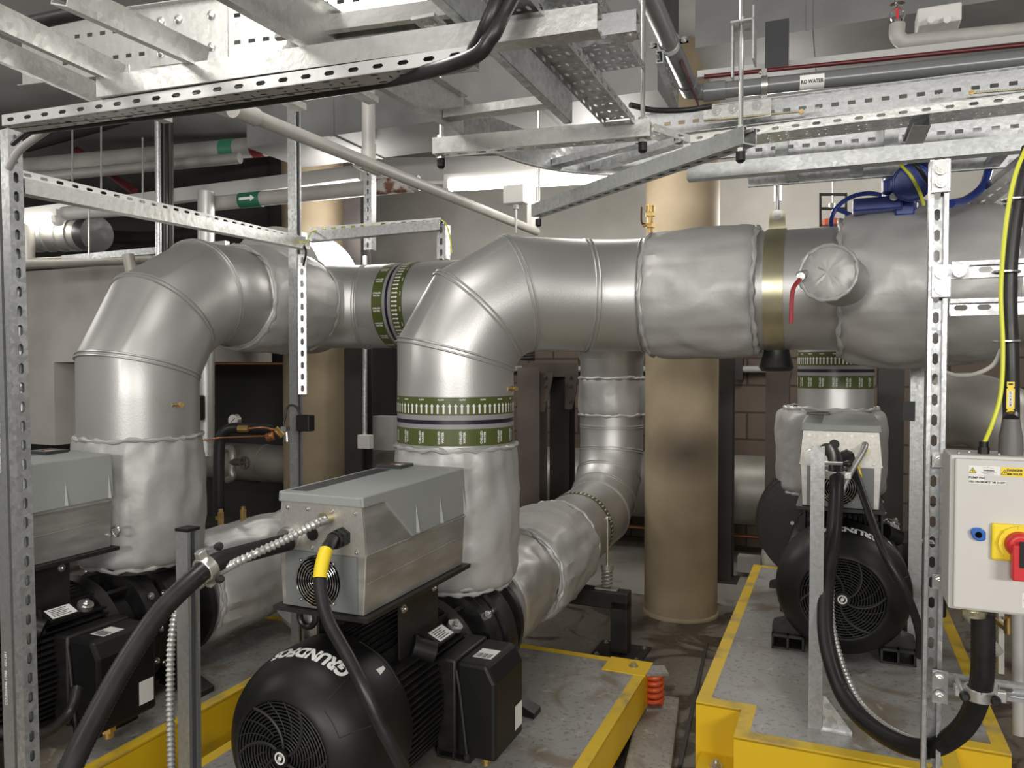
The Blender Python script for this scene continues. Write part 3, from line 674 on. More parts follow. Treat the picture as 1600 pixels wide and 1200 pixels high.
    P(m, 'motor_stool', 'black motor enamel', smooth=30)
    m = MB(); v = volute
    m.lathe([(.895, .19), (.90, v * .93), (.935, v * .95), (.94, v * .80), (.965, v * .82), (.97, v * .97), (1.0, v), (1.045, v), (1.06, v * .97), (1.065, v * .7), (1.10, .19), (1.14, .17), (1.19, .17), (1.195, .21), (1.225, .21)], C(0) + V((vo[0], 0, vo[1])), Y, 56)
    cs_ = P(m, 'volute_casing', 'black motor enamel', smooth=30)
    for k in range(12):
        a = k * math.tau / 12 + .1; m = MB(); m.bolt(C(.90) + V((math.cos(a), 0, math.sin(a))) * .2465, -Y, .010); P(m, 'casing_bolt', 'zinc bolt', cs_)
    for k in range(10):
        a = k * math.tau / 10; m = MB(); m.bolt(C(.972) + V((vo[0], 0, vo[1])) + V((math.cos(a), 0, math.sin(a))) * v * .89, -Y, .011); P(m, 'flange_bolt', 'zinc bolt', cs_)
    m = MB(); m.cyl(C(1.02), V((0, 1.02, .50)), .15, 32); m.cyl(V((0, 1.02, .48)), V((0, 1.02, .512)), .185, 32); P(m, 'discharge_neck', 'black motor enamel')
    for sx in (-1, 1):
        m = MB(); m.prism([(sx * .12, .02), (sx * .34, .0), (sx * .34, .02), (sx * .16, .10)], (0, 1.0, 0), X, Z, Y * .07); P(m, 'casing_foot', 'black motor enamel', smooth=0)
    # feet and base rails
    for sx in (-1, 1):
        for y0 in (.12, .62):
            m = MB(); x0 = sx * .20
            for (a, b) in (((x0 - .062, y0, .0), (x0 + .062, y0 + .16, .008)), ((x0 - .062, y0, .048), (x0 + .062, y0 + .16, .058)), ((x0 - .062, y0, .0), (x0 - .054, y0 + .16, .058)), ((x0 + .054, y0, 0), (x0 + .062, y0 + .16, .058)), ((x0 - .004, y0, .0), (x0 + .004, y0 + .16, .058))): m.box(a, b)
            P(m, 'mounting_block', 'black frame steel', smooth=0)
            m = MB(); m.prism([(sx * .15, .058), (sx * .262, .058), (sx * .262, .082), (sx * .21, .10), (sx * .19, za), (sx * .14, za)], (0, y0 + .03, 0), X, Z, Y * .10); P(m, 'motor_foot', 'black motor enamel', smooth=0)
    # terminal box on the side of the motor
    m = MB(); m.box((.20, .50, .09), (.27, .74, .39)); tb = P(m, 'terminal_box', 'black motor enamel', bevel=.008)
    m = MB(); m.prism([(.0, -.0), (.135, -.0), (.135, .245), (.105, .30), (.0, .30)], (.27, .505, .085), X, Z, Y * .23); P(m, 'box_cover', 'black plastic', tb, smooth=0, bevel=.012)
    m = MB(); m.tube([V((.272, .50, .36)), V((.285, .498, .30)), V((.31, .497, .10))], .005, 6); m.cyl((.31, .497, .10), (.31, .497, .085), .009, 8); P(m, 'cover_strap', 'black grille', tb)
    m = MB(); m.add([(.30, .56, .3855), (.365, .56, .3855), (.365, .64, .3855), (.30, .64, .3855)], [(0, 1, 2, 3)]); P(m, 'cover_sticker', 'label white', tb)
    m = MB()
    for q in range(9): m.add([(.30 + .004 + q * .006, .565, .3862), (.30 + .004 + q * .006 + (.002 + .002 * (q % 3) / 2), .565, .3862), (.30 + .004 + q * .006 + (.002 + .002 * (q % 3) / 2), .60, .3862), (.30 + .004 + q * .006, .60, .3862)], [(0, 1, 2, 3)])
    P(m, 'bar_code', 'label ink', tb)
    m = MB(); m.add([(.4065, .66, .12), (.4065, .72, .12), (.4065, .72, .20), (.4065, .66, .20)], [(0, 1, 2, 3)]); P(m, 'side_sticker', 'label white', tb)
    m = MB(); m.cyl((.33, .60, .085), (.33, .60, .045), .024, 6); m.cyl((.33, .60, .045), (.33, .60, .025), .018, 12); P(m, 'box_gland', 'brass', tb)
    # drive unit above the motor
    hw, y0, y1, zb, zt = .1435, .14, .75, .625 + dz, .926 + dz
    prof2 = [(cx - hw + .004, zb), (cx + hw - .004, zb), (cx + hw + .004, zb + .155), (cx + hw + .006, zb + .168), (cx + hw - .006, zt), (cx - hw + .006, zt), (cx - hw - .006, zb + .168), (cx - hw - .004, zb + .155)]
    m = MB(); m.prism(prof2, (0, y0 + .004, 0), X, Z, Y * (y1 - y0 - .004)); dr = P(m, 'drive_housing', 'brushed stainless', smooth=0, bevel=.003)
    for s in (-1, 1):
        m = MB(); m.tube([V((cx + s * (hw - .001), y0 + .02, zb + .085)), V((cx + s * (hw - .001), y1, zb + .10))], .003, 6); m.tube([V((cx + s * (hw + .0055), y0 + .002, zb + .168)), V((cx + s * (hw + .0055), y1, zb + .168))], .003, 6); P(m, 'side_crease', 'brushed stainless', dr)
    m = MB(); m.prism([(cx - hw - .006, zb + .166), (cx + hw + .006, zb + .166), (cx + hw - .006, zt), (cx - hw + .006, zt)], (0, y0, 0), X, Z, Y * .004); ep = P(m, 'end_plate', 'zinc plate', dr, smooth=0)
    m = MB()
    for sx in (-.115, -.045, .04, .115):
        m.bolt((cx + sx, y0, zt - .016), -Y, .0045); 
    for sx in (-.12, -.03, .12): m.bolt((cx + sx, y0, zb + .176), -Y, .0045)
    P(m, 'plate_screws', 'zinc bolt', dr)
    m = MB(); m.box((cx - hw + .022, y0 - .002, zb + .004), (cx + hw - .022, y0 + .004, zb + .162)); P(m, 'fan_panel', 'drive grey paint', dr, smooth=0)
    fc = V((cx - .008, y0 - .003, zb + .083)); m = MB(); m.cyl(fc, fc - Y * .001, .074, 40); P(m, 'fan_opening', 'opening shade black', dr)
    m = MB()
    for k in range(8):
        r = .014 + k * .0082; m.tube([fc - Y * .006 + V((math.cos(j * math.tau / 40) * r, 0, math.sin(j * math.tau / 40) * r)) for j in range(40)], .0012, 5, closed=True)
    for a in (.785, 2.356, 3.927, 5.498):
        d = V((math.cos(a), 0, math.sin(a))); m.tube([fc - Y * .007 + d * .008, fc - Y * .007 + d * .078], .0013, 5); m.bolt(fc - Y * .004 + d * .079, -Y, .0035)
    P(m, 'fan_guard', 'chrome', dr)
    # lid: top and the two skirts with the slanted cut
    sk = [(y0 - .004, zt + .03), (y1 + .006, zt + .036), (y1 + .006, zb + .178), (y0 + .25, zb + .172), (y0 + .108, zt), (y0 - .004, zt)]
    m = MB()
    for s in (-1, 1):
        pts = []
        for q in (0, 1):
            pts.append([V((cx + s * (hw + .011 - (z - zb - .172) * .066 - q * .012), y, z)) for y, z in sk])
        if s > 0: pts = pts[::-1]
        m.rings(pts, (True, True))
    m.prism([(y0 - .004, zt), (y0 - .004, zt + .028), (y1 + .006, zt + .036), (y1 + .006, zb + .2), (y1 - .002, zb + .2), (y1 - .002, zt)], (cx - hw + .001, 0, 0), Y, Z, X * (2 * hw - .002))
    lid = P(m, 'drive_lid', 'grey plastic', smooth=0, bevel=.005)
    for yy in (y0 + .275, y0 + .43, y1 - .012):
        for s in (-1, 1):
            m = MB(); m.add([V((cx + s * (hw + .0105), yy - .007, zb + .180)), V((cx + s * (hw + .0105), yy + .007, zb + .180)), V((cx + s * (hw + .005), yy, zb + .268)), V((cx + s * (hw + .019), yy, zb + .180))], [(0, 2, 3), (3, 2, 1), (0, 3, 1), (0, 1, 2)])
            P(m, 'lid_rib', 'grey plastic', lid, smooth=0)
    m = MB(); m.add([(cx - hw + .012, y0 + .03, zt + .0292), (cx - hw + .075, y0 + .03, zt + .0292), (cx - hw + .075, y1 - .12, zt + .0347), (cx - hw + .012, y1 - .12, zt + .0347)], [(0, 1, 2, 3)]); P(m, 'lid_inlay', 'dark panel', lid, smooth=0)
    m = MB(); m.prism([(-.05, 0), (.05, 0), (.05, .012), (-.05, .012)], (cx - hw + .05, y1 - .11, zt + .034), X, Z, Y * .09); cp = P(m, 'control_panel', 'dark panel', lid, smooth=0, bevel=.002)
    m = MB(); m.box((cx - hw + .045, y1 - .09, zt + .046), (cx - hw + .09, y1 - .06, zt + .048)); P(m, 'display', 'rust flake', lid, smooth=0)
    # entries in the end plate
    m = MB(); m.cyl((cx + gl[0], y0, zt - gl[1]), (cx + gl[0], y0 - .012, zt - gl[1]), .028, 6); m.cyl((cx + gl[0], y0 - .012, zt - gl[1]), (cx + gl[0], y0 - .045, zt - gl[1] - .002), .024, 16); m.cyl((cx + gl[0], y0 - .014, zt - gl[1]), (cx + gl[0], y0 - .03, zt - gl[1] - .001), .028, 6); P(m, 'cable_gland', 'black plastic', dr)
    m = MB(); m.cyl((cx + bp[0], y0, zt - bp[1]), (cx + bp[0], y0 - .004, zt - bp[1]), .019, 24); P(m, 'blanking_plug', 'black plastic', dr)
    m = MB(); m.cyl((cx - .10, y0, zt - .10), (cx - .10, y0 - .02, zt - .10), .033, 24); m.cyl((cx - .10, y0 - .02, zt - .10), (cx - .10, y0 - .035, zt - .10), .029, 24); P(m, 'conduit_bush', 'zinc bolt', dr)
    m = MB(); m.cyl((cx + fb[0], y0, zt - fb[1]), (cx + fb[0], y0 - .028, zt - fb[1]), .0175, 16); P(m, 'flex_bush', 'yellow zinc', dr)
    # brackets between motor and drive
    m = MB(); m.box((cx - hw - .018, y0 - .012, zb - .014), (cx + hw + .018, y1 + .02, zb - .001)); P(m, 'bracket_tray', 'black frame steel', smooth=0)
    for sx in (-1, 1):
        m = MB(); xx = sx * .15; m.prism([(.36, zb - .01), (.60, zb - .01), (.60, .44), (.57, .40), (.40, .40), (.36, .42)], (xx - .004, 0, 0), Y, Z, X * .008); br = P(m, 'bracket_plate', 'black frame steel', smooth=0)
        m = MB(); m.bolt((xx + sx * .004, .38, zb - .05), X * sx, .009); P(m, 'bracket_bolt', 'zinc bolt', br); m = MB(); m.bolt((xx + sx * .004, .57, zb - .035), X * sx, .009); P(m, 'bracket_bolt', 'zinc bolt', br)
        m = MB(); m.prism([(.0, .0), (.085, .0), (.06, .075), (.01, .075)], (sx * .155 - .03, .46, .405), X, Z, Y * .012); P(m, 'lifting_lug', 'black motor enamel', smooth=0)
    m = MB(); m.cyl((.165, .42, .445), (.215, .46, .42), .034, 20); m.cyl((.161, .417, .447), (.17, .424, .443), .038, 20); P(m, 'vibration_plug', 'black plastic')
    m = MB(); m.hexa(V((.20, .53, .452)), V((.026, 0, -.012)), V((0, .055, 0)), V((.002, 0, .005))); npl = P(m, 'nameplate_block', 'black motor enamel', smooth=0)
    m = MB(); c = V((.203, .53, .4585)); a, b = V((.022, 0, -.0102)), V((0, .045, 0)); m.add([c - a - b, c + a - b, c + a + b, c - a + b], [(0, 1, 2, 3)]); P(m, 'rating_plate', 'label white', npl)
    m = MB(); c = c + V((0, 0, .0008))
    for q in range(5): 
        k = -.7 + q * .33; m.add([c + a * k - b * .8, c + a * (k + .12) - b * .8, c + a * (k + .12) + b * (.6 - .25 * (q % 2)), c + a * k + b * (.6 - .25 * (q % 2))], [(0, 1, 2, 3)])
    P(m, 'plate_print', 'label ink', npl)
    m = MB(); m.cyl((.205, .615, .446), (.212, .615, .461), .026, 20); m.bolt((.212, .615, .461), V((.4, 0, .9)), .012, False); P(m, 'lifting_bolt', 'zinc bolt')
    m = MB(); e = V((cx - .095, .20, .575)); m.tube([e + V((math.cos(j * math.tau / 32) * .028, 0, math.sin(j * math.tau / 32) * .028)) for j in range(32)], .0095, 10, closed=True); m.cyl(e + Z * .03, e + Z * .05, .012, 10); P(m, 'lifting_eye', 'black motor enamel')
    return t
PUMPM = pump('mid', 'black pump with legible white lettering on its fan cowl, on the low plinth')
PUMPL = pump('left', 'black pump behind the slotted corner post, its fan end cut off by the frame')
PUMPR = pump('right', 'black pump on the tall plinth behind the looping black hose', .30, dz=-.04, cx=-.012, vo=(-.11, .085), gl=(.022, .095), fb=(.088, .07), bp=(-.022, .05))
m = MB(); e = V((.185, .76, .68)); m.tube([e + V((math.cos(j * math.tau / 24) * .018, 0, math.sin(j * math.tau / 24) * .018)) for j in range(24)], .004, 8, closed=True); part(m, 'drive_eye', 'chrome', PUMPL, True)
# yellow-sleeved motor cables are separate things, see below
# ---------------------------------------------------------------- steel channel posts and frames
GALV = 'galvanized steel'
def strip_mb(p0, p1, n, h, m=None, pitch=.05):
    m = m or MB(); p0, p1 = V(p0), V(p1); u = (p1 - p0).normalized(); n = V(n); n = (n - u * n.dot(u)).normalized(); v = u.cross(n); v = -v if v.z < 0 else v
    L = (p1 - p0).length; return m.plate(p0 - v * h / 2, u, v, n, L, h, .002, max(1, round(L / pitch)), 1, lambda i, j: (.013, .0045, .0043))
def post(p_top, p_bot, face, label, w=.041, h=.041, slots=True, mname=GALV, name='steel_post'):
    return solo(strut_mb(p_top, p_bot, face, w, h, slots=slots), name, mname, label, 'steel post', smooth=0, at=(p_bot[0], p_bot[1], min(p_top[2], p_bot[2])))
def to_floor(a, b, z=0.0):
    """carry the line a-b on to height z"""
    k = (z - a.z) / (b.z - a.z); return a + (b - a) * k
lt = U(17, 205, 2.0); lb_ = to_floor(lt, U(44, 1150, 1.97)); lp_ = post(lt, lb_, EX, 'tall slotted corner post with printed numbers, in front of the cut-off pump', w=.038, h=.03, mname='galvanized steel')
part(strut_mb(lt - EX * .044 - EZ * .02, lb_ - EX * .044, EX, .041, .041, slots=False), 'rear_channel', 'dull galvanized steel', lp_, smooth=0)
for sgn, yy, e_ in ((1, 700, 0), (1, 1060, 0)):
    k_ = (yy - 205) / 945; o_ = lt.lerp(U(44, 1150, 1.97), k_) - EX * .044 - EY * .0235; m = text_mb('CO.BS6946.1988   001291', .013, o_, EZ, -EX, bold=.0003)
    part(m, 'printed_number', 'label white', lp_)
mt = U(459, 120, 3.42); mp = post(mt, V((mt.x, mt.y, 0)), -EX, 'tall plain channel post in front of the square buff column, small black box on it', slots=False, mname='dull galvanized steel')
m = strut_mb(U(472, 398, 3.34), U(473, 616, 3.34), -EY * .6 + EX * .4, .035, .021); part(m, 'slotted_rail', GALV, mp, smooth=0)
def beam(p0, p1, label, face, strip=None, name='frame_channel', mname=GALV, slots=False, w=.041, h=.041, cat='steel channel', group=None):
    t = thing(name, label, cat, (V(p0) + V(p1)) / 2, 0, group)
    part(strut_mb(p0, p1, face, w, h, slots=slots), 'channel', mname, t, smooth=0)
    if strip: part(strip_mb(strip[0], strip[1], face, .021), 'slotted_strip', 'zinc strip', t, smooth=0)
    return t
beam(U(30, 291, 2.03), U(478, 383, 3.32), 'sloping-looking channel from the slotted corner post back to the plain post', EX, (U(30, 271, 2.03), U(478, 374, 3.32)), mname='bright galvanized steel')
n0, n1 = U(484, 371, 3.36), U(690, 352, 3.15)
t = beam(n0, n1, 'short channel from the plain post towards the big pipe bend, earth wire along it', -EY, (U(484, 359, 3.36), U(688, 344, 3.15)))
m = strut_mb(U(693, 352, 3.17), U(693, 405, 3.17), -EY); part(m, 'end_bracket', GALV, t, smooth=0)
m = MB(); m.tube(spline([U(462, 375, 3.25), U(478, 379, 3.22), U(486, 364, 3.30), U(484, 359, 3.36).lerp(U(688, 344, 3.15), .12) + EY * .012, U(484, 359, 3.36).lerp(U(688, 344, 3.15), .9) + EY * .012, U(690, 344, 3.13), U(698, 353, 3.08), U(703, 372, 3.08), U(706, 395, 3.1)], 6), .0026, 6); solo(m, 'earth_wire', 'earth yellow', 'thin green-yellow earth wire clipped along the short channel by the pipe bend', 'wire')
m = MB(); m.tube(spline([U(468, 375, 3.28), U(478, 392, 3.27), U(474, 415, 3.3)], 6), .005, 6); solo(m, 'black_lead', 'black rubber', 'short black lead looping off the plain post at the channel end', 'cable')
m = strut_mb(U(578, 225, 4.2), U(578, 391, 4.2), -EY, .05, .045); solo(m, 'slotted_hanger', GALV, 'slotted channel hanging beside the grey pipe tee, bolted foot at its lower end', 'steel channel', smooth=0)
for px, y0 in ((1270, 698), (1, 0)):
    if px < 10: continue
bt = U(1278, 698, 2.42); bb = U(1276, 1132, 2.38)
t = thing('steel_post', 'short plain channel post on the tall plinth behind the hose loop', 'steel post', (bt.x, bt.y, PT['right']))
part(strut_mb(bt, V((bt.x, bt.y, PT['right'])), -EY, slots=False), 'channel', 'dull galvanized steel', t, smooth=0)
m = MB(); f0 = V((bt.x, bt.y, PT['right'])) + EX * .022; m.prism([(0, 0), (.085, 0), (.085, .01), (.008, .11), (0, .11)], f0 - EY * .02, EX, EZ, EY * .004); m.hexa(f0 + EX * .04 + EZ * .003, EX * .045, EY * .03, EZ * .003)
for q in (.03, .055, .08): m.bolt(f0 + EX * .012 + EZ * q - EY * .02, -EY, .005)
part(m, 'gusset_foot', GALV, t, smooth=0)
ct = U(293, 828, 2.05)
t = thing('steel_post', 'capped channel post holding the hose clamp beside the lettered pump', 'steel post', (ct.x, ct.y, 0))
part(strut_mb(ct, V((ct.x, ct.y, 0)), -EX, slots=False), 'channel', 'dull galvanized steel', t, smooth=0)
m = MB(); m.hexa(ct + EZ * .003, EX * .022, EY * .022, EZ * .004); part(m, 'end_cap', 'black plastic', t, smooth=0)
# post with the switch box
rt = U(1467, 252, 1.86); rb = V((rt.x - .002, rt.y, 0))
t = thing('steel_post', 'tall slotted post carrying the grey switch box, bolted plates along it', 'steel post', (rt.x, rt.y, 0))
part(strut_mb(rt, rb, EY), 'channel', GALV, t, smooth=0)
m = MB(); c = rt + EX * .0 - EY * .026; zz = lambda py: CAMH + (570 - py) * 1.83 / FPX
def plate_px(x0, x1, y0, y1, d=1.83, th=.004):
    a, b = U(x0, y0, d), U(x1, y1, d); mm = MB(); c_ = (a + b) / 2; w_ = (b - a).dot(EX); return mm.hexa(c_, EX * w_ / 2, EZ * (a.z - b.z) / 2, EY * th)
for (x0, x1, y0, y1, bl) in ((1457, 1484, 250, 300, ((1471, 264), (1471, 284))), (1457, 1484, 414, 464, ((1471, 427), (1471, 452))), (1457, 1480, 1048, 1098, ((1468, 1060), (1468, 1088))), (1457, 1478, 898, 920, ((1468, 908),)), (1457, 1478, 707, 730, ((1468, 718),))):
    pp = part(plate_px(x0, x1, y0, y1), 'bolted_plate', GALV, t, smooth=0)
    for q in bl:
        m = MB(); m.bolt(U(q[0], q[1], 1.82), -EY, .009); part(m, 'plate_bolt', 'zinc bolt', pp)
pp = part(plate_px(1484, 1513, 414, 436), 'angle_leg', GALV, t, smooth=0)
m = MB(); m.bolt(U(1499, 424, 1.79), -EY, .009); part(m, 'plate_bolt', 'zinc bolt', pp)
RP = t
def arm(y, x0, x1, d, label):
    a = U(x0, y, d); return solo(strut_mb(a, a + EX * x1, EY, .041, .021), 'slotted_channel', GALV, label, 'steel channel', 'slotted arms off the switch-box post', smooth=0)
arm(423, 1486, .34, 1.86, 'slotted arm off the post, upper of the two behind the heavy cable')
arm(481, 1484, .34, 1.86, 'slotted arm off the post, lower of the two behind the heavy cable')
arm(1066, 1480, .40, 1.88, 'low slotted arm off the post below the switch box, at the hose clamp')
# ---------------------------------------------------------------- switch box
o = U(1490, 712, 1.62); BX = lambda u, v, k=0.0: o + EX * u - EZ * v - EY * k
t = thing('isolator_box', 'pale grey switch box with a red handle on the slotted post', 'switch box', BX(.19, .325) + EY * .06)
m = MB(); m.hexa(BX(.19, .1625) + EY * .066, EX * .196, EY * .060, EZ * .164); part(m, 'enclosure', 'enclosure grey', t, smooth=0, bevel=.004)
m = MB(); m.hexa(BX(.19, .1625) + EY * .0, EX * .188, EY * .008, EZ * .158); dr = part(m, 'door', 'enclosure grey', t, smooth=0, bevel=.004)
def lab(u0, u1, v0, v1, mname, name, k=.0085):
    m = MB(); m.add([BX(u0, v1, k), BX(u1, v1, k), BX(u1, v0, k), BX(u0, v0, k)], [(0, 1, 2, 3)]); return part(m, name, mname, dr, smooth=0)
lab(.027, .083, .018, .037, 'label white', 'warning_label'); lab(.0845, .127, .0185, .0375, 'tag yellow', 'danger_label')
lab(.027, .055, .0385, .0475, 'label white', 'pump_label'); lab(.027, .093, .0475, .0555, 'label white', 'feed_label'); lab(.125, .16, .275, .305, 'label white', 'lower_label')
m = MB()
for s, u, v, z, b in (('PUMP P60', .0415, .0432, .0068, .0002), ('FED FROM MCC M1 D 37P', .060, .0515, .0056, .0002), ('DANGER', .1085, .0245, .0068, .0003), ('400 VOLTS', .1085, .0325, .0055, .0003), ('WARNING', .063, .0272, .004, .0002), ('Isolate elsewhere before', .063, .0308, .0028, .0), ('removing cover', .063, .0342, .0028, .0), ('C', .135, .290, .02, .001)):
    text_mb(s, z, BX(u, v, .0092), EX, EZ, m, b)
for c, s in ((.034, .028), (.091, .029)):
    for a, b in (((-.006, .005), (.006, .005)), ((.006, .005), (0, -.0055)), ((0, -.0055), (-.006, .005))): m.bar(BX(c + a[0], s + a[1], .009), BX(c + b[0], s + b[1], .009), .0009, .0004, EY)
    m.add([BX(c + .0008, s - .0025, .0092), BX(c - .0014, s + .001, .0092), BX(c, s + .001, .0092), BX(c - .0006, s + .0042, .0092), BX(c + .0016, s + .0002, .0092), BX(c + .0003, s + .0002, .0092)], [(0, 1, 2, 5), (2, 3, 4, 5)])
for a, b in (((.052, .0215), (.060, .0215)), ((.060, .0215), (.0635, .0195)), ((.0645, .0215), (.072, .0215))): m.bar(BX(*a, .0092), BX(*b, .0092), .0005, .0003, EY)
part(m, 'lettering', 'label ink', dr, smooth=0)
m = MB(); c = BX(.034, .029, .0088); m.add([BX(.0285, .0325, .0088), BX(.0395, .0325, .0088), BX(.034, .0235, .0088)], [(0, 1, 2)]); part(m, 'warning_triangle', 'tag yellow', dr, smooth=0)
sw = (.115, .172); m = MB(); m.hexa(BX(*sw, .014), EX * .047, EZ * .038, EY * .006); yp = part(m, 'switch_plate', 'tag yellow', dr, smooth=0, bevel=.005)
m = MB(); m.cyl(BX(*sw, .02), BX(*sw, .028), .036, 40); 
for k in range(8):
    a = k * math.tau / 8; m.hexa(BX(sw[0] + math.cos(a) * .034, sw[1] + math.sin(a) * .034, .029), EX * .003, EZ * .003, EY * .0015)
part(m, 'switch_ring', 'tag yellow', yp)
m = MB(); m.cyl(BX(*sw, .026), BX(*sw, .044), .027, 40, .024); m.cyl(BX(*sw, .044), BX(*sw, .048), .024, 40, .02); m.hexa(BX(sw[0], sw[1] + .032, .046), EX * .0165, EZ * .036, EY * .013); hd = part(m, 'rotary_handle', 'switch red', yp, smooth=30, bevel=.004)
m = MB(); m.hexa(BX(sw[0] + .002, sw[1] + .014, .060), EX * .007, EZ * .026, EY * .002); part(m, 'handle_recess', 'black plastic', yp, smooth=0)
m = MB(); lk = BX(.045, .160, .008); m.prism([(-.015, .004), (-.009, .013), (.004, .0135), (.013, .007), (.013, -.011), (.002, -.0145), (-.009, -.009)], lk, EX, EZ, -EY * .012); lo_ = part(m, 'door_lock', 'padlock blue', dr, smooth=0, bevel=.003)
m = MB(); m.cyl(lk - EY * .011, lk - EY * .0128, .0065, 20); part(m, 'keyhole', 'opening shade black', lo_)
m = MB(); tp = BX(.062, -.002) + EY * .05; m.cyl(tp, tp + EZ * .014, .011, 6); m.cyl(tp + EZ * .012, tp + EZ * .026, .009, 16); part(m, 'earth_gland', 'black plastic', t)
m = MB(); tb = BX(.112, -.002) + EY * .055; m.lathe([(0, .023), (.04, .022), (.055, .019), (.075, .0165)], tb, EZ, 28); part(m, 'cable_boot', 'grey boot', t)
for u, k in ((.012, .02), (.035, .05), (.085, .02)):
    m = MB(); m.bolt(BX(u, -.002) + EY * k, EZ, .004, False); part(m, 'top_screw', 'zinc bolt', t)
m = MB(); bg = BX(.045, .327) + EY * .05; m.cyl(bg, bg - EZ * .022, .026, 24); m.cyl(bg - EZ * .008, bg - EZ * .016, .029, 8); part(m, 'bottom_gland', 'yellow zinc', t)
# cables and hoses
def cable(pts, r, name, mname, label, cat='cable', segs=14, n=8, group=None):
    m = MB(); m.tube(spline([U(*p) if not isinstance(p, V) else p for p in pts], n), r, segs); return solo(m, name, mname, label, cat, group)
def ribbed(pts, r, label, name, mname, pitch=.008, depth=.075, segs=18, cat='hose', group=None):
    p = resample(spline([U(*q) if not isinstance(q, V) else q for q in pts], 10), pitch / 2); m = MB(); m.tube(p, lambda i: r * (1 + depth * (1 if i % 2 else -1) / 2), segs)
    return solo(m, name, mname, label, cat, group, smooth=60)
cable([tb + EZ * .07, (1580, 640, 1.66), (1579, 560, 1.66), (1576, 460, 1.66), (1580, 380, 1.66), (1592, 300, 1.66), (1610, 230, 1.66)], .0165, 'heavy_cable', 'black rubber', 'thick black cable dropping into the grey boot on the switch box')
cable([tp + EZ * .02, (1551, 660, 1.63), (1564, 612, 1.63), (1567, 540, 1.63), (1564, 450, 1.63), (1572, 350, 1.63), (1586, 275, 1.63), (1606, 225, 1.63)], .0045, 'earth_wire', 'earth yellow', 'green-yellow earth wire running down beside the thick black cable', 'wire')
cable([(1565, 545, 1.68), (1552, 570, 1.70), (1525, 584, 1.74), (1498, 587, 1.8), (1478, 582, 1.86)], .0048, 'white_wire', 'white plastic', 'white wire curving from the thick cable to the slotted post', 'wire')
for k, py in enumerate((312, 425, 533)):
    m = MB(); c = U(1574 + (14 if py < 330 else 0), py, 1.655); ring = [c + V((math.cos(j * math.tau / 28) * .026 - .002, math.sin(j * math.tau / 28) * .022, 0)) for j in range(28)]
    m.tube(ring, .0028, 6, closed=True); solo(m, 'cable_tie', 'zinc bolt', ['steel tie round the thick cable, topmost of three', 'steel tie round the thick cable at the upper slotted arm', 'steel tie round the thick cable, lowest of three'][k], 'cable tie', 'steel ties on the thick cable')
t = thing('cable_tag', 'yellow tag strip with a white printed label on the thick cable', 'tag', U(1579, 655, 1.63))
m = MB(); q = U(1579, 623, 1.638); m.prism([(-.007, -.036), (-.007, -.026), (-.0045, -.0235), (-.0075, -.021), (-.0075, .021), (-.0045, .0235), (-.007, .026), (-.007, .036), (.007, .036), (.007, .026), (.0045, .0235), (.0075, .021), (.0075, -.021), (.0045, -.0235), (.007, -.026), (.007, -.036)], q, EX, EZ, EY * .0015)
part(m, 'strip', 'tag yellow', t, smooth=0)
m = MB(); m.add([q + EX * a + EZ * b - EY * .0004 for a, b in ((-.004, -.017), (.004, -.017), (.004, .017), (-.004, .017))], [(0, 1, 2, 3)]); part(m, 'printed_label', 'label white', t, smooth=0)
m = text_mb('MCC M1 D 37P', .0048, q - EY * .0009, EZ, -EX, bold=.0001)
for s in (-1, 1): m.add([q + EX * a + EZ * (b + s * .031) - EY * .0004 for a, b in ((-.004, -.002), (.004, -.002), (.004, .002), (-.004, .002))], [(0, 1, 2, 3)])
part(m, 'printing', 'label ink', t, smooth=0)
ribbed([(1291, 702, 3.02), (1300, 706, 2.9), (1307, 735, 2.62), (1303, 830, 2.5), (1290, 930, 2.42), (1293, 1010, 2.34), (1320, 1090, 2.24), (1372, 1143, 2.1), (1440, 1170, 1.95), (1500, 1142, 1.82), (1531, 1080, 1.73), (1536, 1000, 1.70), (1535, 955, 1.69)], .0235, 'thick black hose looping from the pump drive down and up into the switch box', 'cable_hose', 'black rubber')
ribbed([(1353, 690, 3.02), (1348, 706, 2.9), (1324, 748, 2.74), (1308, 800, 2.60), (1299, 925, 2.50), (1305, 1000, 2.42), (1336, 1085, 2.28), (1380, 1133, 2.14), (1432, 1158, 2.0), (1452, 1150, 1.93)], .0095, 'thin ribbed steel conduit following the inside of the hose loop', 'flexible_conduit', 'flex steel', .013, .42, 12)
cable([(1328, 707, 3.02), (1337, 740, 2.95), (1376, 850, 2.72), (1415, 925, 2.66), (1436, 985, 2.72), (1437, 1025, 2.8)], .0145, 'motor_cable', 'black rubber', 'black motor cable slanting down beside the hose loop to its pump')
m = MB(); m.tube(spline([U(1334, 716, 3.0), U(1340, 745, 2.95), U(1376, 850, 2.72)], 8)[3:9], .0175, 14); solo(m, 'cable_sleeve', 'tag yellow', 'yellow sleeve on the motor cable above the hose loop', 'cable sleeve')
ribbed([(454, 846, 2.17), (420, 855, 2.12), (375, 867, 2.05), (335, 880, 1.97), (300, 907, 1.91), (250, 957, 1.84), (200, 1030, 1.76), (155, 1110, 1.68), (110, 1200, 1.6), (75, 1290, 1.54)], .0245, 'thick black hose from the lettered pump drive sweeping down past the corner post', 'cable_hose', 'black rubber')
ribbed([(508, 813, 2.12), (490, 820, 2.07), (440, 846, 2.01), (390, 869, 1.97), (352, 888, 2.00), (314, 912, 2.10), (280, 945, 2.14), (268, 1000, 2.12), (266, 1080, 2.1), (268, 1200, 2.08), (270, 1330, 2.08)], .0105, 'bright ribbed steel conduit from the lettered pump drive drooping behind the clamp post', 'flexible_conduit', 'flex steel', .013, .42, 14)
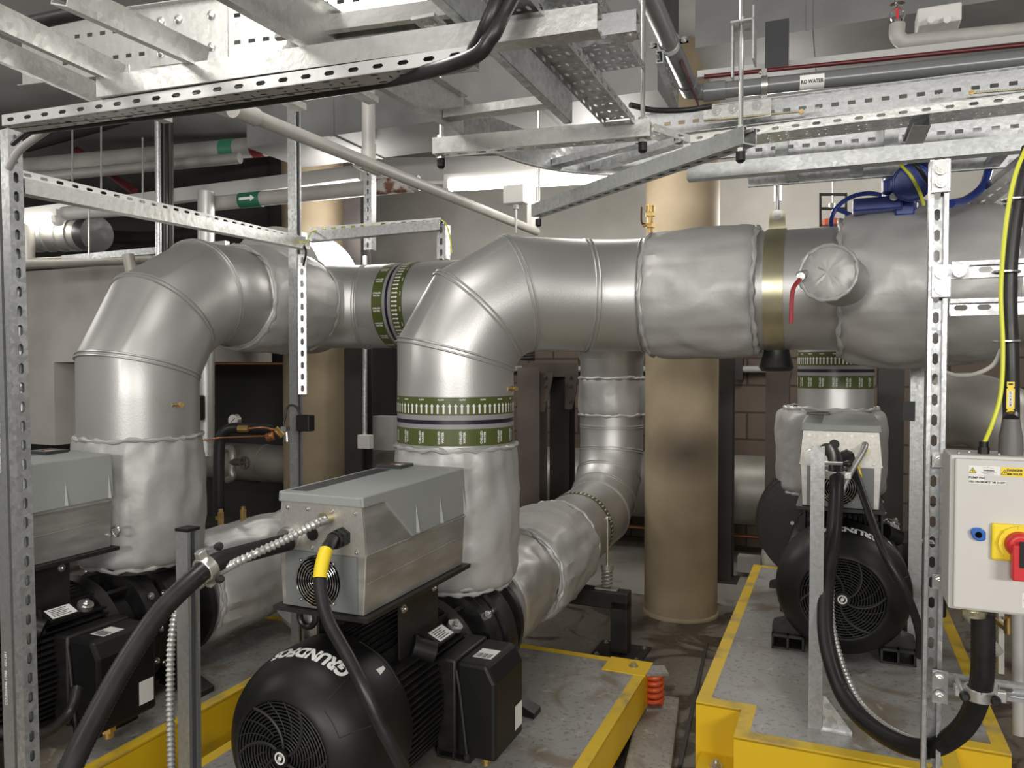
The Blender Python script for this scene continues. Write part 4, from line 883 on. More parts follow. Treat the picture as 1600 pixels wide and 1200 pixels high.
cable([(520, 842, 2.09), (508, 864, 2.03), (500, 910, 1.99), (511, 965, 1.95), (543, 1025, 1.90), (570, 1078, 1.86), (592, 1128, 1.85), (622, 1185, 1.86), (655, 1250, 1.92)], .0165, 'motor_cable', 'black rubber', 'black motor cable with a yellow sleeve drooping over the lettered fan cowl')
t = thing('cable_sleeve', 'yellow printed sleeve on the motor cable under the drive gland', 'cable sleeve', U(505, 880, 2.0))
sl = spline([U(520, 842, 2.09), U(508, 864, 2.03), U(500, 910, 1.99), U(511, 965, 1.95)], 8)[7:16]; a, b = sl[0], sl[-1]; m = MB(); m.tube(sl, .0185, 18, cap=False); part(m, 'sleeve', 'tag yellow', t)
ax_ = (b - a).normalized(); vs, fs = text_pts('EL105015', .0095, .0004); m = wrap_mb([([V((-q.y - .004, q.x + .028, 0)) for q in vs], fs)], a, ax_, .0196, -EY); part(m, 'printing', 'label ink', t)
# hose clamps
def hose_clamp(c, axis, side, r, label, knobs):
    t = thing('hose_clamp', label, 'clamp', c - EZ * r); m = MB(); x, y, z = frame_of(V(axis))
    m.lathe([(-.014, r + .001), (-.014, r + .008), (.014, r + .008), (.014, r + .001)], c, axis, 32, (False, False))
    s = V(side); s = (s - z * s.dot(z)).normalized()
    for k in (-1, 1): m.hexa(c + s * k * (r + .014), s * .012, z * .012, s.cross(z) * .009)
    part(m, 'saddle', 'cast aluminium', t, bevel=.002)
    for p0, p1 in knobs:
        m = MB(); m.tube([p0, p1], .006, 10); b = part(m, 'clamp_bolt', 'zinc bolt', t)
        m = MB(); d = (p1 - p0).normalized(); m.lathe([(-.012, .0075), (-.002, .0105), (.008, .0105), (.014, .006)], p1, d, 14); part(m, 'rubber_cap', 'black rubber', b)
    return t
c = U(322, 888, 1.955); hose_clamp(c, U(300, 907, 1.91) - U(335, 880, 1.97), EZ, .0255, 'cast clamp with black-capped bolts holding the hose to the capped post', [(U(310, 862, 2.0), U(341, 854, 1.9)), (U(322, 912, 1.98), U(343, 905, 1.9))])
c = U(1531, 1083, 1.735); hose_clamp(c, EZ, EX, .0245, 'cast clamp with black-capped bolts round the hose below the switch box', [(U(1496, 1063, 1.78), U(1507, 1087, 1.68)), (U(1556, 1072, 1.76), U(1556, 1095, 1.68))])
c = U(1305, 742, 2.61); hose_clamp(c, EZ, EX, .0245, 'cast clamp fixing the hose loop to the top of the short post', [(U(1288, 724, 2.62), U(1324, 725, 2.56))])
# ---------------------------------------------------------------- header fittings
def hring(px, r0, r1, half):
    b = bx(px); m = MB(); m.lathe([(-half, r0), (-half, r1), (half, r1), (half, r0)], HP(b), EX, 64, (False, False)); return m
t = thing('pipe_hanger', 'brass-coloured pipe clamp on its rod round the header, black rubber under it', 'pipe hanger', HP(bx(1213)) - EZ * (R + .03))
bd = hring(1213, R + .001, R + .006, .034); part(bd, 'clamp_band', 'yellow zinc', t)
cq = HP(bx(1213)) + EZ * (R + .012); m = MB(); m.prism([(-.032, 0), (.032, 0), (.028, .06), (.018, .078), (-.018, .078), (-.028, .06)], cq - EZ * .015 - EY * .16 * 0 - EY * .02, EX, EZ, EY * .006); part(m, 'clamp_ears', 'yellow zinc', t, smooth=0)
m = MB(); m.bolt(cq + EZ * .045 - EY * .02, -EY, .013); m.cyl(cq + EZ * .045 - EY * .01, cq + EZ * .42, .008, 10); m.cyl(cq + EZ * .10, cq + EZ * .16, .014, 6); part(m, 'hanger_rod', 'zinc bolt', t)
m = MB(); bq = HP(bx(1213)) - EZ * (R + .004); m.lathe([(.02, .046), (-.0, .046), (-.035, .056), (-.06, .064), (-.075, .054)], bq, EZ, 32); part(m, 'rubber_pad', 'black rubber', t)
t = thing('air_vent', 'brass air vent with a dark lever standing on the header by its jacket', 'air vent', U(1015, 362, 3.0)); p = U(1016, 362, 3.03)
m = MB(); m.cyl(p - EZ * .01, p + EZ * .03, .011, 10); m.cyl(p + EZ * .015, p + EZ * .03, .018, 6); m.cyl(p + EZ * .03, p + EZ * .065, .012, 12); m.cyl(p + EZ * .06, p + EZ * .075, .020, 6); m.cyl(p + EZ * .075, p + EZ * .10, .019, 20); m.cyl(p + EZ * .1, p + EZ * .108, .008, 8); m.cyl(p + EX * .0 + EZ * .025 - EX * .03, p + EZ * .025, .006, 8); part(m, 'vent_body', 'brass', t)
m = MB(); m.tube(spline([p + EZ * .03 - EX * .02, p + EZ * .04 - EX * .035, p + EZ * .10 - EX * .036], 5), .004, 8); part(m, 'lever', 'red paint', t)
# blue actuator on the valve
g0 = U(1405, 322, 2.62); t = thing('valve_actuator', 'glossy dark blue electric valve actuator with a handwheel, above the padded valve', 'actuator', g0)
m = MB(); m.cyl(U(1410, 345, 2.62), U(1410, 318, 2.62), .05, 24); m.hexa(U(1370, 322, 2.60), EX * .075, EY * .05, EZ * .022); m.hexa(U(1412, 322, 2.60), EX * .03, EY * .05, EZ * .04); part(m, 'gear_case', 'valve blue', t, smooth=30, bevel=.006)
m = MB(); m.lathe([(-.03, .05), (-.025, .062), (.05, .064), (.06, .056), (.12, .052), (.135, .045), (.145, .03)], U(1410, 300, 2.62), EZ, 28); m.cyl(U(1425, 285, 2.62), U(1425, 285, 2.45), .06, 28); m.cyl(U(1425, 285, 2.45), U(1425, 285, 2.435), .054, 28); m.cyl(U(1392, 282, 2.55), U(1392, 302, 2.55), .028, 16); part(m, 'motor_housing', 'valve blue', t, smooth=30, bevel=.004)
for px, py in ((1397, 307), (1412, 307), (1440, 300)):
    m = MB(); m.bolt(U(px, py, 2.5), -EY, .009); part(m, 'cap_screw', 'zinc bolt', t)
hc = U(1352, 345, 2.86); x_ = EX * .98 + EY * .2; m = MB(); m.tube([hc + (EX * math.cos(j * math.tau / 48) + (EZ * .93 + EY * .37) * math.sin(j * math.tau / 48)) * .118 for j in range(48)], .0085, 10, closed=True)
for k in range(3):
    a = k * math.tau / 3 + .5; m.tube([hc, hc + (EX * math.cos(a) + (EZ * .93 + EY * .37) * math.sin(a)) * .118], .008, 8)
m.cyl(hc, U(1372, 330, 2.62), .018, 12); part(m, 'handwheel', 'valve blue', t)
cable([(1405, 255, 2.4), (1423, 275, 2.38), (1437, 300, 2.38), (1443, 320, 2.42)], .005, 'earth_wire', 'earth yellow', 'green-yellow wires hanging in front of the blue actuator', 'wire')
cable([(1418, 250, 2.36), (1434, 262, 2.34), (1450, 285, 2.36), (1456, 300, 2.4)], .006, 'control_cable', 'black rubber', 'black control cable hanging in front of the blue actuator')
cable([(1486, 318, 2.35), (1510, 312, 2.4), (1535, 292, 2.45), (1545, 265, 2.5), (1552, 235, 2.5)], .013, 'blue_hose', 'valve blue', 'dark blue hose curving up behind the switch-box post', 'hose')
# ---------------------------------------------------------------- overhead channels, ladders and trays
BG = 'bright galvanized steel'
t = thing('cable_ladder_support', 'long overhead channel with a slotted tray under it, above the corner post', 'steel channel', UE(500, 95, .54))
part(strut_mb(UE(163, 141, .563), UE(937, 33, .563), -EY, slots=False, h=.041), 'channel', BG, t, smooth=0)
ta, tb_ = UE(3, 197, .516), UE(732, 94, .516); part(tray_mb(ta, tb_, EZ, .05, EY, .024), 'cable_tray', 'zinc strip', t, smooth=0)
for k, pts in enumerate((((8, 190), (200, 168), (480, 128), (700, 100), (745, 70), (765, 30), (790, -30)), ((20, 194), (300, 158), (560, 120), (715, 95), (757, 60), (778, 20), (805, -30)))):
    cable([UE(x, y, .528 + .002 * k) + EY * (.012 + .026 * k) if y > 97 else U(x + 9 * k, y, 1.24 if y > 60 else 1.20) for x, y in pts], .0125, 'power_cable', 'black rubber', ['black cable in the slotted overhead tray, curling up at its end, upper of the pair', 'black cable in the slotted overhead tray, curling up at its end, lower of the pair'][k], group='cables curling up off the slotted tray')
for k, pts in enumerate((((110, 176), (70, 195), (45, 205), (20, 225)), ((100, 185), (60, 212), (30, 235), (14, 262)))):
    cable([(x, y, 1.75 + .05 * i) for i, (x, y) in enumerate(pts)], .006 + .003 * k, 'loose_cable', 'grey sheath' if k else 'black rubber', ['thin black lead dropping from the tray end to the corner post', 'grey cable drooping from the tray end behind the corner post'][k])
rg = [((160, 150), (-30, 66)), ((181, 114), (-20, 20)), ((313, 89), (95, -12))]
rl = ['printed cross channel over the long overhead channel, nearest the corner post', 'cross channel over the long overhead channel, second from the corner post', 'cross channel over the long overhead channel, third from the corner post']
for (a, b), l in zip(rg, rl):
    q = solo(strut_mb(UE(*a, .605), UE(*b, .605), -EZ * .3 + EX, slots=False), 'cross_channel', BG, l, 'steel channel', 'cross channels over the long overhead channel', smooth=0)
q = bpy.data.objects['cross_channel']; pa, pb = UE(20, 86, .612), UE(120, 132, .612)
part(text_mb('CO.BS6946.1988  001291', .013, (pa + pb) / 2 + EX * .024 - EY * .0, (pb - pa).normalized(), EZ), 'printed_number', 'label ink', q, smooth=0)
# wide bright ladder side beyond the cross channels
def rail_mb(p0, p1, n, h, rows, flange=.018, m=None):
    m = m or MB(); p0, p1 = V(p0), V(p1); u = (p1 - p0).normalized(); L = (p1 - p0).length; n = V(n); n = (n - u * n.dot(u)).normalized(); n.z = 0; nr = 3 if h < .12 else 5
    m.plate(p0, u, EZ, n, L, h, .002, max(2, round(L / .046)), nr, lambda i, j: (.0105, .0058, .001) if j in rows and (i % 40) < 34 else None)
    for z in (0, h): m.hexa((p0 + p1) / 2 + EZ * z + n * flange / 2, u * L / 2, n * flange / 2, EZ * .0012)
    return m
t = thing('cable_ladder', 'broad bright ladder side with square holes, behind the cross channels', 'cable ladder', UE(380, 90, .9))
p0, p1 = UE(35, 136, .86), UE(668, 64, .86); part(rail_mb(p0, p1, -EY, .19, (1, 3)), 'side_rail', BG, t, smooth=0)
u = (p1 - p0).normalized(); k0 = p0 + (p1 - p0) * .36
m = MB(); m.hexa(k0 + u * .12 + EZ * .095 - EY * .004, u * .13, EZ * .08, EY * .002); sp_ = part(m, 'splice_plate', BG, t, smooth=0)
for du in (.03, .09, .2):
    for dz in (.05, .14):
        m = MB(); m.lathe([(0, .014), (.004, .013), (.009, .007), (.010, .001)], k0 + u * du + EZ * dz - EY * .006, -EY, 16); part(m, 'bolt_head', 'zinc bolt', sp_)
for k in range(5):
    a = p0.lerp(p1, .08 + .2 * k) + EZ * .02; m = strut_mb(a, a + EY * .45, -EZ, .041, .021, slots=False); part(m, 'rung', BG, t, smooth=0)
# ladder that runs away over the trapeze, its bend and its trays
t = thing('cable_ladder', 'cable ladder running away over the hanging channel in front of the lit batten', 'cable ladder', UE(800, 160, .59))
LB = ((UE(722, 213, .592), UE(300, -22, .592), EX), (UE(893, 192, .592), UE(680, -12, .592), -EX))
for a, b, n in LB:
    part(rail_mb(a, b, n, .1, ()), 'side_rail', BG if n == EX else 'galvanized steel', t, smooth=0)
for k in (.08, .42, .95, 1.5):
    a = LB[0][0] + (LB[0][1] - LB[0][0]).normalized() * k; b_ = LB[1][0] + (LB[1][1] - LB[1][0]).normalized() * k
    m = strut_mb(a + EZ * .03, b_ + EZ * .03, -EZ, .041, .021, slots=False); part(m, 'rung', BG, t, smooth=0)
u = (LB[1][1] - LB[1][0]).normalized(); m = MB(); k0 = LB[1][0] + u * .28 + EZ * .05 - EX * .006; m.hexa(k0, u * .14, EZ * .042, EX * .002); sp_ = part(m, 'splice_plate', GALV, t, smooth=0)
for du in (-.11, -.06, .05, .1):
    for dz in (-.025, .022):
        m = MB(); m.bolt(k0 + u * du + EZ * dz, -EX, .009); part(m, 'splice_bolt', 'zinc bolt', sp_)
t = thing('ladder_bend', 'curved galvanised ladder bend sweeping round behind the hanging channel', 'cable ladder', UE(930, 272, .6))
arc = spline([UE(x, y, .60) for x, y in ((724, 212), (775, 240), (850, 262), (930, 272), (1010, 271), (1090, 262))], 8)
m = MB(); m.rings([[p, p + EZ * .1, p + EZ * .1 + EY * .002, p + EY * .002] for p in arc], (True, True)); part(m, 'outer_rail', GALV, t)
m = MB(); m.tube([p + EZ * .001 for p in arc], .005, 6); part(m, 'bottom_edge', BG, t)
for f in (.45, .62): 
    i = int(f * (len(arc) - 1)); m = strut_mb(arc[i] + EZ * .02, UE(1000 + 60 * (f > .5), 222, .615), -EZ, .041, .021, slots=False); part(m, 'rung', GALV, t, smooth=0)
def hang_channel(a, b, e, label, rods, slots=True, mname='bright galvanized steel'):
    pa, pb = UE(*a, e), UE(*b, e); t = thing('trapeze_hanger', label, 'hanger', (pa + pb) / 2, 0, 'hanging channels on threaded rods')
    part(strut_mb(pa, pb, -EZ, slots=slots), 'channel', mname, t, smooth=0)
    for f, top in rods:
        p = pa.lerp(pb, f); m = MB(); m.cyl(p - EZ * .045, V((p.x, p.y, top)), .0055, 10); m.cyl(p - EZ * .03, p - EZ * .022, .011, 6); m.cyl(p + EZ * .021, p + EZ * .03, .011, 6); r_ = part(m, 'threaded_rod', 'zinc bolt', t)
        m = MB(); m.lathe([(-.055, .006), (-.05, .011), (-.03, .011)], p, EZ, 12); part(m, 'rod_cap', 'black plastic', r_)
    return t
hang_channel((680, 231), (1017, 202), .565, 'bright hanging channel on two rods under the running-away ladder, in front of the batten', ((.03, 3.4), (.965, 3.4)))
dg = hang_channel((1172, 212), (838, 330), .525, 'hanging channel seen slantwise, its far end beside the lit batten', ((.03, 3.4), (.985, 3.4)), mname='dull galvanized steel')
p = UE(1175, 212, .525); 
m = MB(); hb = U(1162, 60, 1.78); m.hexa(hb + EZ * .03, EX * .026, EY * .03, EZ * .002); m.hexa(hb + EX * .024, EX * .002, EY * .03, EZ * .06); m.hexa(hb - EX * .024 - EZ * .03, EX * .002, EY * .012, EZ * .06); solo(m, 'hanger_bracket', GALV, 'bent hanger bracket round the rod beside the hanging black panel', 'bracket', smooth=0)
# perforated trays
a, b = UE(946, 188, .592), UE(752, -18, .592); m = tray_mb(a, b, -EZ, .072, EX, .018); solo(m, 'perforated_tray', GALV, 'narrow perforated tray running away beside the ladder over the hanging channel', 'cable tray', smooth=0)
a, b = UE(940, 112, .70), UE(838, -18, .70); m = tray_mb(a, b, -EZ, .105, EX, .018); solo(m, 'perforated_tray', GALV, 'wider, higher perforated tray ending above the end of the hanging channel', 'cable tray', smooth=0)
m = strut_mb(UE(900, 52, .66), UE(997, 38, .66), -EY, slots=False); q = solo(m, 'channel_stub', GALV, 'short channel stub with one bolt, under the higher perforated tray', 'steel channel', smooth=0)
m = MB(); m.bolt(UE(985, 50, .645) - EZ * .005, -EZ - EY, .009); part(m, 'stub_bolt', 'zinc bolt', q)
# the long ladders and tray across the upper edge
t = thing('cable_ladder', 'long galvanised ladder side with square holes, under the marked grey pipe', 'cable ladder', UE(1330, 178, .735))
p0, p1 = UE(1010, 216, .735), UE(1660, 143, .735); part(rail_mb(p0, p1, -EY, .075, (1,)), 'side_rail', GALV, t, smooth=0)
part(rail_mb(p0 + EY * .35, p1 + EY * .35, -EY, .075, ()), 'rear_rail', GALV, t, smooth=0); u = (p1 - p0).normalized()
for k in range(6):
    a = p0 + u * (.12 + .2 * k) + EZ * .015; part(strut_mb(a, a + EY * .35, -EZ, .041, .021, slots=False), 'rung', GALV, t, smooth=0)
for px, py in ((1265, 173), (1472, 150)):
    c = UE(px, py, .748); part(text_mb('SWIFTS', .017, c - EY * .004, u, EZ, bold=.0004), 'embossed_name', 'dull galvanized steel', t, smooth=0)
m = MB(); a, b = UE(1100, 192, .745) - EY * .006, UE(1205, 178, .745) - EY * .006; m.hexa((a + b) / 2 + EZ * .018, (b - a) / 2, EZ * .026, EY * .002); sp_ = part(m, 'splice_plate', BG, t, smooth=0)
for f in (.2, .45, .8):
    m = MB(); m.bolt(a.lerp(b, f) + EZ * .028 - EY * .003, -EY, .010); part(m, 'splice_bolt', 'zinc bolt', sp_)
for px, py, s in ((1252, 176, 'a'), (1517, 146, 'b')):
    m = MB(); m.bolt(UE(px, py, .742) - EY * .004, -EY, .007, False); part(m, 'earth_stud', 'brass', t)
for a, b, l in (((1100, 190), (1250, 176), 'braided earth strap along the ladder side, by the embossed name near the rod'), ((1520, 147), (1640, 138), 'braided earth strap along the ladder side, running out of the frame')):
    m = MB(); m.tube([UE(a[0] + (b[0] - a[0]) * i / 60, a[1] + (b[1] - a[1]) * i / 60, .742) - EY * .008 + EZ * .0015 * (i % 2) for i in range(61)], lambda i: .0032 + .0008 * (i % 2), 6); solo(m, 'earth_strap', 'yellow zinc', l, 'earth strap', 'braided straps on the ladder side')
a, b = UE(1078, 223, .63), UE(1660, 152, .63); m = tray_mb(a, b, EZ, .10, EY, .022, lip=.006); solo(m, 'perforated_tray', BG, 'long slotted tray along the front of the ladder with the embossed names', 'cable tray', smooth=0)
a, b = UE(1022, 205, .655), UE(1078, 223, .63); m = tray_mb(a, b, EZ, .10, EY, .022); solo(m, 'tray_bend', BG, 'short angled tray piece joining the long slotted tray to the hanging channel', 'cable tray', smooth=0)
t = thing('cable_ladder', 'lower ladder side with square holes above the shadow-striped channel', 'cable ladder', UE(1400, 225, .62))
p0, p1 = UE(1150, 256, .63), UE(1660, 212, .63); part(rail_mb(p0, p1, -EY, .075, (1,)), 'side_rail', GALV, t, smooth=0); u = (p1 - p0).normalized()
part(rail_mb(p0 + EY * .35, p1 + EY * .35, -EY, .075, ()), 'rear_rail', GALV, t, smooth=0)
for k in range(5):
    a = p0 + u * (.15 + .2 * k) + EZ * .015; part(strut_mb(a, a + EY * .35, -EZ, .041, .021, slots=False), 'rung', GALV, t, smooth=0)
for px, py in ((1335, 212), (1505, 196)):
    c = UE(px, py, .69); part(text_mb('SWIFTS', .015, c - EY * .004, -u, -EZ, bold=.0004), 'embossed_name', 'dull galvanized steel', t, smooth=0)
for px, py in ((1222, 232), (1392, 215)):
    c = UE(px, py, .66) - EY * .02; m = MB(); m.hexa(c, EX * .018, EZ * .05, EY * .003); part(m, 'hold_down', 'dull galvanized steel', t, smooth=0)
beam(UE(1075, 272, .553), UE(1680, 217, .553), 'long shadow-striped channel under the lower ladder, bolted to the switch-box post', -EY, None, 'frame_channel', 'dull galvanized steel', slots=False)  # duller steel darkens the channel in place of its shadow stripes
m = strut_mb(U(1440, 188, 1.95), U(1424, 226, 2.02), EX, slots=False); solo(m, 'brace', 'dull galvanized steel', 'short dark brace between the two long ladders, wrapped in tape', 'steel channel', smooth=0)
m = strut_mb(U(1500, 338, 2.7), U(1625, 240, 2.2), -EZ * .6 - EY * .6, .06, .03); solo(m, 'sloping_channel', BG, 'slotted channel slanting up behind the thick cable and its earth wire', 'steel channel', smooth=0)
# ---------------------------------------------------------------- services overhead
GP = 'grey upvc'
t = thing('water_pipe', 'dark grey plastic water pipe with a white printed label, bending down over the long ladder', 'pipe', UE(1090, 145, .9))
k = arcpoly(UE(1082, 146, .9), EY, (UE(1600, 92, .9) - UE(1082, 146, .9)).normalized(), .05, 3)
pts = [UE(1003, -30, .9)] + k + [UE(1660, 86, .9)]; m = MB(); m.tube(pts, .0265, 24, miter=True); part(m, 'pipe_run', GP, t, smooth=60)
m = MB(); d_ = (pts[-1] - k[-1]).normalized(); m.cyl(k[-1], k[-1] + d_ * .07, .031, 24); m.cyl(k[0] - (k[0] - pts[0]).normalized() * .07, k[0], .031, 24); part(m, 'elbow_sockets', GP, t)
lc = UE(1268, 127, .9); s_ = (lc - k[-1]).dot(d_); lc = k[-1] + d_ * s_
ref = -EY * .85 - EZ * .5; m = MB(); x, y, z = frame_of(d_, ref)
m.rings([[lc + z * a + (x * math.cos(q) + y * math.sin(q)) * .0272 for q in [(-1.0 + .1 * i) for i in range(21)]] for a in (-.036, .036)], (False, False)); lb = part(m, 'printed_label', 'label white', t)
m = MB(); vs, fs = text_pts('RO WATER', .0150, .0006); zu = z if z.dot(EX) > 0 else -z
sgn = 1 if y.z > 0 else -1
m.add([lc + zu * (q.x * .86) + (x * math.cos((q.y + .005) / .0276 * sgn) + y * math.sin((q.y + .005) / .0276 * sgn)) * .0278 for q in vs], fs); part(m, 'lettering', 'label ink', lb)
for p_, ax2 in ((UE(1045, 68, .9), EY), (k[-1] + d_ * .19, d_)):
    m = MB(); m.lathe([(-.010, .027), (-.010, .032), (.010, .032), (.010, .027)], p_, ax2, 24, (False, False)); x, y, z = frame_of(ax2)
    sd = EX if abs(ax2.dot(EX)) < .5 else EZ
    for s in (-1, 1): m.hexa(p_ + sd * s * .042, sd * .011, EZ.cross(sd) * .008 if sd == EX else EY * .008, V(ax2) * .008); m.bolt(p_ + sd * s * .044 - V(ax2) * .01, -V(ax2), .006)
    part(m, 'pipe_clip', 'zinc bolt', t)
cable([UE(1100, 120, .95), UE(1350, 95, .95), UE(1660, 64, .95)], .007, 'red_pipe', 'red paint', 'thin dark red pipe above and behind the marked grey pipe', 'pipe')
m = MB(); a, b = UE(1090, 118, 1.0), UE(1660, 55, 1.0); m.bar(a, b, .03, .022); solo(m, 'white_trunking', 'trunking paint', 'slim pale trunking above the thin red pipe', 'trunking', smooth=0)
# grey conduit with its tee, running away over the big bend
t = thing('conduit_pipe', 'pale grey conduit slanting down to the big bend, with a tee and riser', 'conduit', U(575, 262, 3.2))
a, b = UE(372, 172, .83), UE(838, 362, .83); m = MB(); m.cyl(a, b, .025, 20); part(m, 'run', 'pale conduit', t)
cT = UE(576, 258, .83); m = MB(); dd = (b - a).normalized(); m.cyl(cT - dd * .07, cT + dd * .07, .031, 20); m.cyl(cT, cT + EZ * .06, .031, 20); part(m, 'tee', 'pale conduit', t)
m = MB(); m.cyl(cT + EZ * .04, V((cT.x, cT.y, 3.0)), .027, 20); part(m, 'riser', 'pale conduit', t)
m = MB(); q = a.lerp(b, .012); m.cyl(q - dd * .05, q + dd * .05, .031, 20); part(m, 'socket', 'pale conduit', t)
q = UE(831, 360, .83); m = MB(); m.cyl(q - EZ * .0, V((q.x, q.y, 2.75)), .03, 16); solo(m, 'conduit_drop', 'pale conduit', 'pale upright conduit behind the big bend, under the lit batten', 'conduit')
t = thing('junction_hanger', 'white box on a thin rod under the lit batten, above the big bend', 'junction box', U(802, 360, 3.9))
m = MB(); c = U(806, 305, 3.9); m.hexa(c, EX * .055, EY * .04, EZ * .045); part(m, 'box', 'white plastic', t, smooth=0, bevel=.004)
m = MB(); m.cyl(U(806, 318, 3.9), U(806, 365, 3.9), .007, 8); m.cyl(U(806, 320, 3.9), U(806, 327, 3.9), .016, 6); part(m, 'rod', 'zinc bolt', t)
# lit battens
def batten(a, b, label, w=.08):
    t = thing('batten_light', label, 'batten light', (a + b) / 2 - EZ * .05); u = (b - a).normalized(); s = u.cross(EZ).normalized(); L = (b - a).length
    m = MB(); m.hexa((a + b) / 2 + EZ * .03, u * L / 2, s * w * .35, EZ * .022); part(m, 'housing', 'white plastic', t, smooth=0)
    m = MB(); m.prism([(-w / 2, .008), (-w * .42, -.03), (-w * .2, -.045), (w * .2, -.045), (w * .42, -.03), (w / 2, .008)], a + u * .03, s, EZ, u * (L - .06)); part(m, 'diffuser', 'light diffuser', t, smooth=0)
    for q in (0, 1): m = MB(); e_ = a + u * (L - .03) * q; m.prism([(-w * .52, .01), (-w * .44, -.033), (-w * .2, -.05), (w * .2, -.05), (w * .44, -.033), (w * .52, .01)], e_, s, EZ, u * .03); part(m, 'end_cap', 'white plastic', t, smooth=0)
    return t
batten(U(696, 287, 4.75), U(958, 273, 4.45), 'glowing white batten light in front of the pale beam, above the big bend')
batten(U(-60, 351, 5.1), U(93, 340, 4.95), 'glowing batten light beside the corner post, over the pale concrete wall')
# sprinkler
t = thing('sprinkler', 'upright fire sprinkler on the bent grey pipe under the ceiling ducts', 'sprinkler', U(1403, 60, 2.9)); p = U(1402, 40, 2.9)
m = MB(); m.tube(spline([U(1402, 38, 2.9), U(1402, 55, 2.9), U(1412, 65, 2.9), U(1430, 64, 2.88)], 6) + [U(1680, 40, 2.6)], .028, 16); part(m, 'feed_pipe', 'pale conduit', t)
m = MB(); m.cyl(p, p + EZ * .018, .02, 12); 
for s in (-1, 1): m.tube(spline([p + EX * s * .014 + EZ * .015, p + EX * s * .024 + EZ * .045, p + EX * s * .004 + EZ * .072], 5), .004, 6)
m.cyl(p + EZ * .07, p + EZ * .078, .009, 8); m.lathe([(.078, .005), (.080, .026)], p, EZ, 16); part(m, 'frame_arms', 'chrome', t)
m = MB(); m.cyl(p + EZ * .02, p + EZ * .062, .005, 8); part(m, 'glass_bulb', 'switch red', t)
m = MB(); m.hexa(U(1465, 32, 3.0), EX * .075, EY * .06, EZ * .035); q = solo(m, 'junction_box', 'white plastic', 'pale square junction box above the sprinkler pipe', 'junction box', smooth=0, bevel=.006)
for px in (1455, 1480): m = MB(); m.cyl(U(px, 30, 2.93), U(px, 30, 2.90), .013, 16); part(m, 'knock_out', 'white plastic', q)
m = MB(); m.hexa(U(1214, 70, 2.5), EX * .036, EY * .012, EZ * .075); solo(m, 'hanging_panel', 'dark panel', 'flat black panel hanging above the printed pipe label', 'panel', smooth=0)
# ducts
def duct(x0, x1, y0, y1, z0, z1, label, mname, seams=3):
    t = thing('air_duct', label, 'duct', W((x0 + x1) / 2, (y0 + y1) / 2, z0)); part(wbox(x0, x1, y0, y1, z0, z1), 'casing', mname, t, smooth=0)
    for k in range(seams):
        x = x0 + (x1 - x0) * (k + .5) / seams; part(wbox(x - .012, x + .012, y0 - .006, y1 + .006, z0 - .006, z1 - .01), 'seam_flange', mname, t, smooth=0)
    return t
duct(-3.07, -.75, 3.42, 3.9, 2.74, 3.39, 'big grey sheet-metal duct above the lit batten', 'duct steel', 2)
duct(-.6, 3.2, 3.5, 4.0, 2.93, 3.39, 'grey duct under the soffit behind the sprinkler', 'duct steel', 4)
duct(-.3, 3.6, 2.55, 2.95, 3.08, 3.39, 'shallow grey duct above the sprinkler pipe', 'duct steel', 4)
t = thing('round_duct', 'pale curved duct elbow showing around the pipe beside the buff column', 'duct', W(-3.48, 4.08, CAMH + .08))
m = MB(); rc_ = W(-3.48, 4.08, CAMH + .50); m.lathe([(0, .30), (.02, .42), (.44, .42)], rc_, EY, 64); part(m, 'drum', 'pale duct', t)
# pipes and trunking in the dark corner
def pipe(pts, r, label, mname='pale conduit', name='service_pipe', bands=(), miter=True, segs=18, cat='pipe', group=None):
    P_ = [U(*p) for p in pts]; t = thing(name, label, cat, P_[0], 0, group); m = MB(); m.tube(P_, r, segs, miter=miter); part(m, 'run', mname, t, smooth=50)
    for f, L, mm in bands:
        a, b = P_[0], P_[1]; q = a.lerp(b, f); u = (b - a).normalized(); m = MB(); m.cyl(q - u * L / 2, q + u * L / 2, r + .003, segs); part(m, 'colour_band', mm, t)
    return t
pipe([(-40, 268, 5.5), (420, 228, 4.9)], .062, 'grey pipe with a green band high in the dark corner', 'shaded pipe grey', bands=((.88, .10, 'pipe green'), (.97, .08, 'red paint')))
pipe([(-40, 286, 4.95), (375, 247, 4.55)], .032, 'slimmer pale pipe just under the green-banded pipe', 'shaded pipe grey')
t = pipe([(325, 319, 4.85), (655, 286, 4.45)], .045, 'pale pipe with a green arrow band and flaking rusty end', bands=((.22, .15, 'pipe green'),))
m = MB(); a, b = U(325, 319, 4.85), U(655, 286, 4.45); u = (b - a).normalized(); m.cyl(a.lerp(b, .78), a.lerp(b, .97), .048, 18); part(m, 'flaking_paint', 'rust flake', t)
q = a.lerp(b, .22); ar = [(-.05, -.008), (.03, -.008), (.03, -.02), (.06, 0), (.03, .02), (.03, .008), (-.05, .008)]
m = MB(); m.add([q + u * x + EZ * y - EY * .0495 + EX * 0 for x, y in ar], [(0, 1, 5, 6), (1, 2, 3), (1, 3, 5), (3, 4, 5)]); part(m, 'flow_arrow', 'label white', t)
for a, b, h, w, l in (((-40, 347, 5.2), (560, 270, 4.85), .085, .06, 'long pale square trunking crossing behind the channel frame'), ((560, 268, 4.95), (1010, 262, 4.6), .15, .08, 'broad pale trunking behind the lit batten')):
    m = MB(); m.bar(U(*a), U(*b), w, h); solo(m, 'trunking', 'trunking paint', l, 'trunking', smooth=0)
t = pipe([(-60, 372, 5.4), (138, 366, 5.1)], .10, 'fat pale pipe with strap clamps under the batten by the corner post', 'old silver lagging')
for f in (.62, .72, .82, .9):
    a, b = U(-60, 372, 5.4), U(138, 366, 5.1); q = a.lerp(b, f); u = (b - a).normalized(); m = MB(); m.cyl(q - u * .015, q + u * .015, .112, 24); part(m, 'strap', 'dull galvanized steel', t)
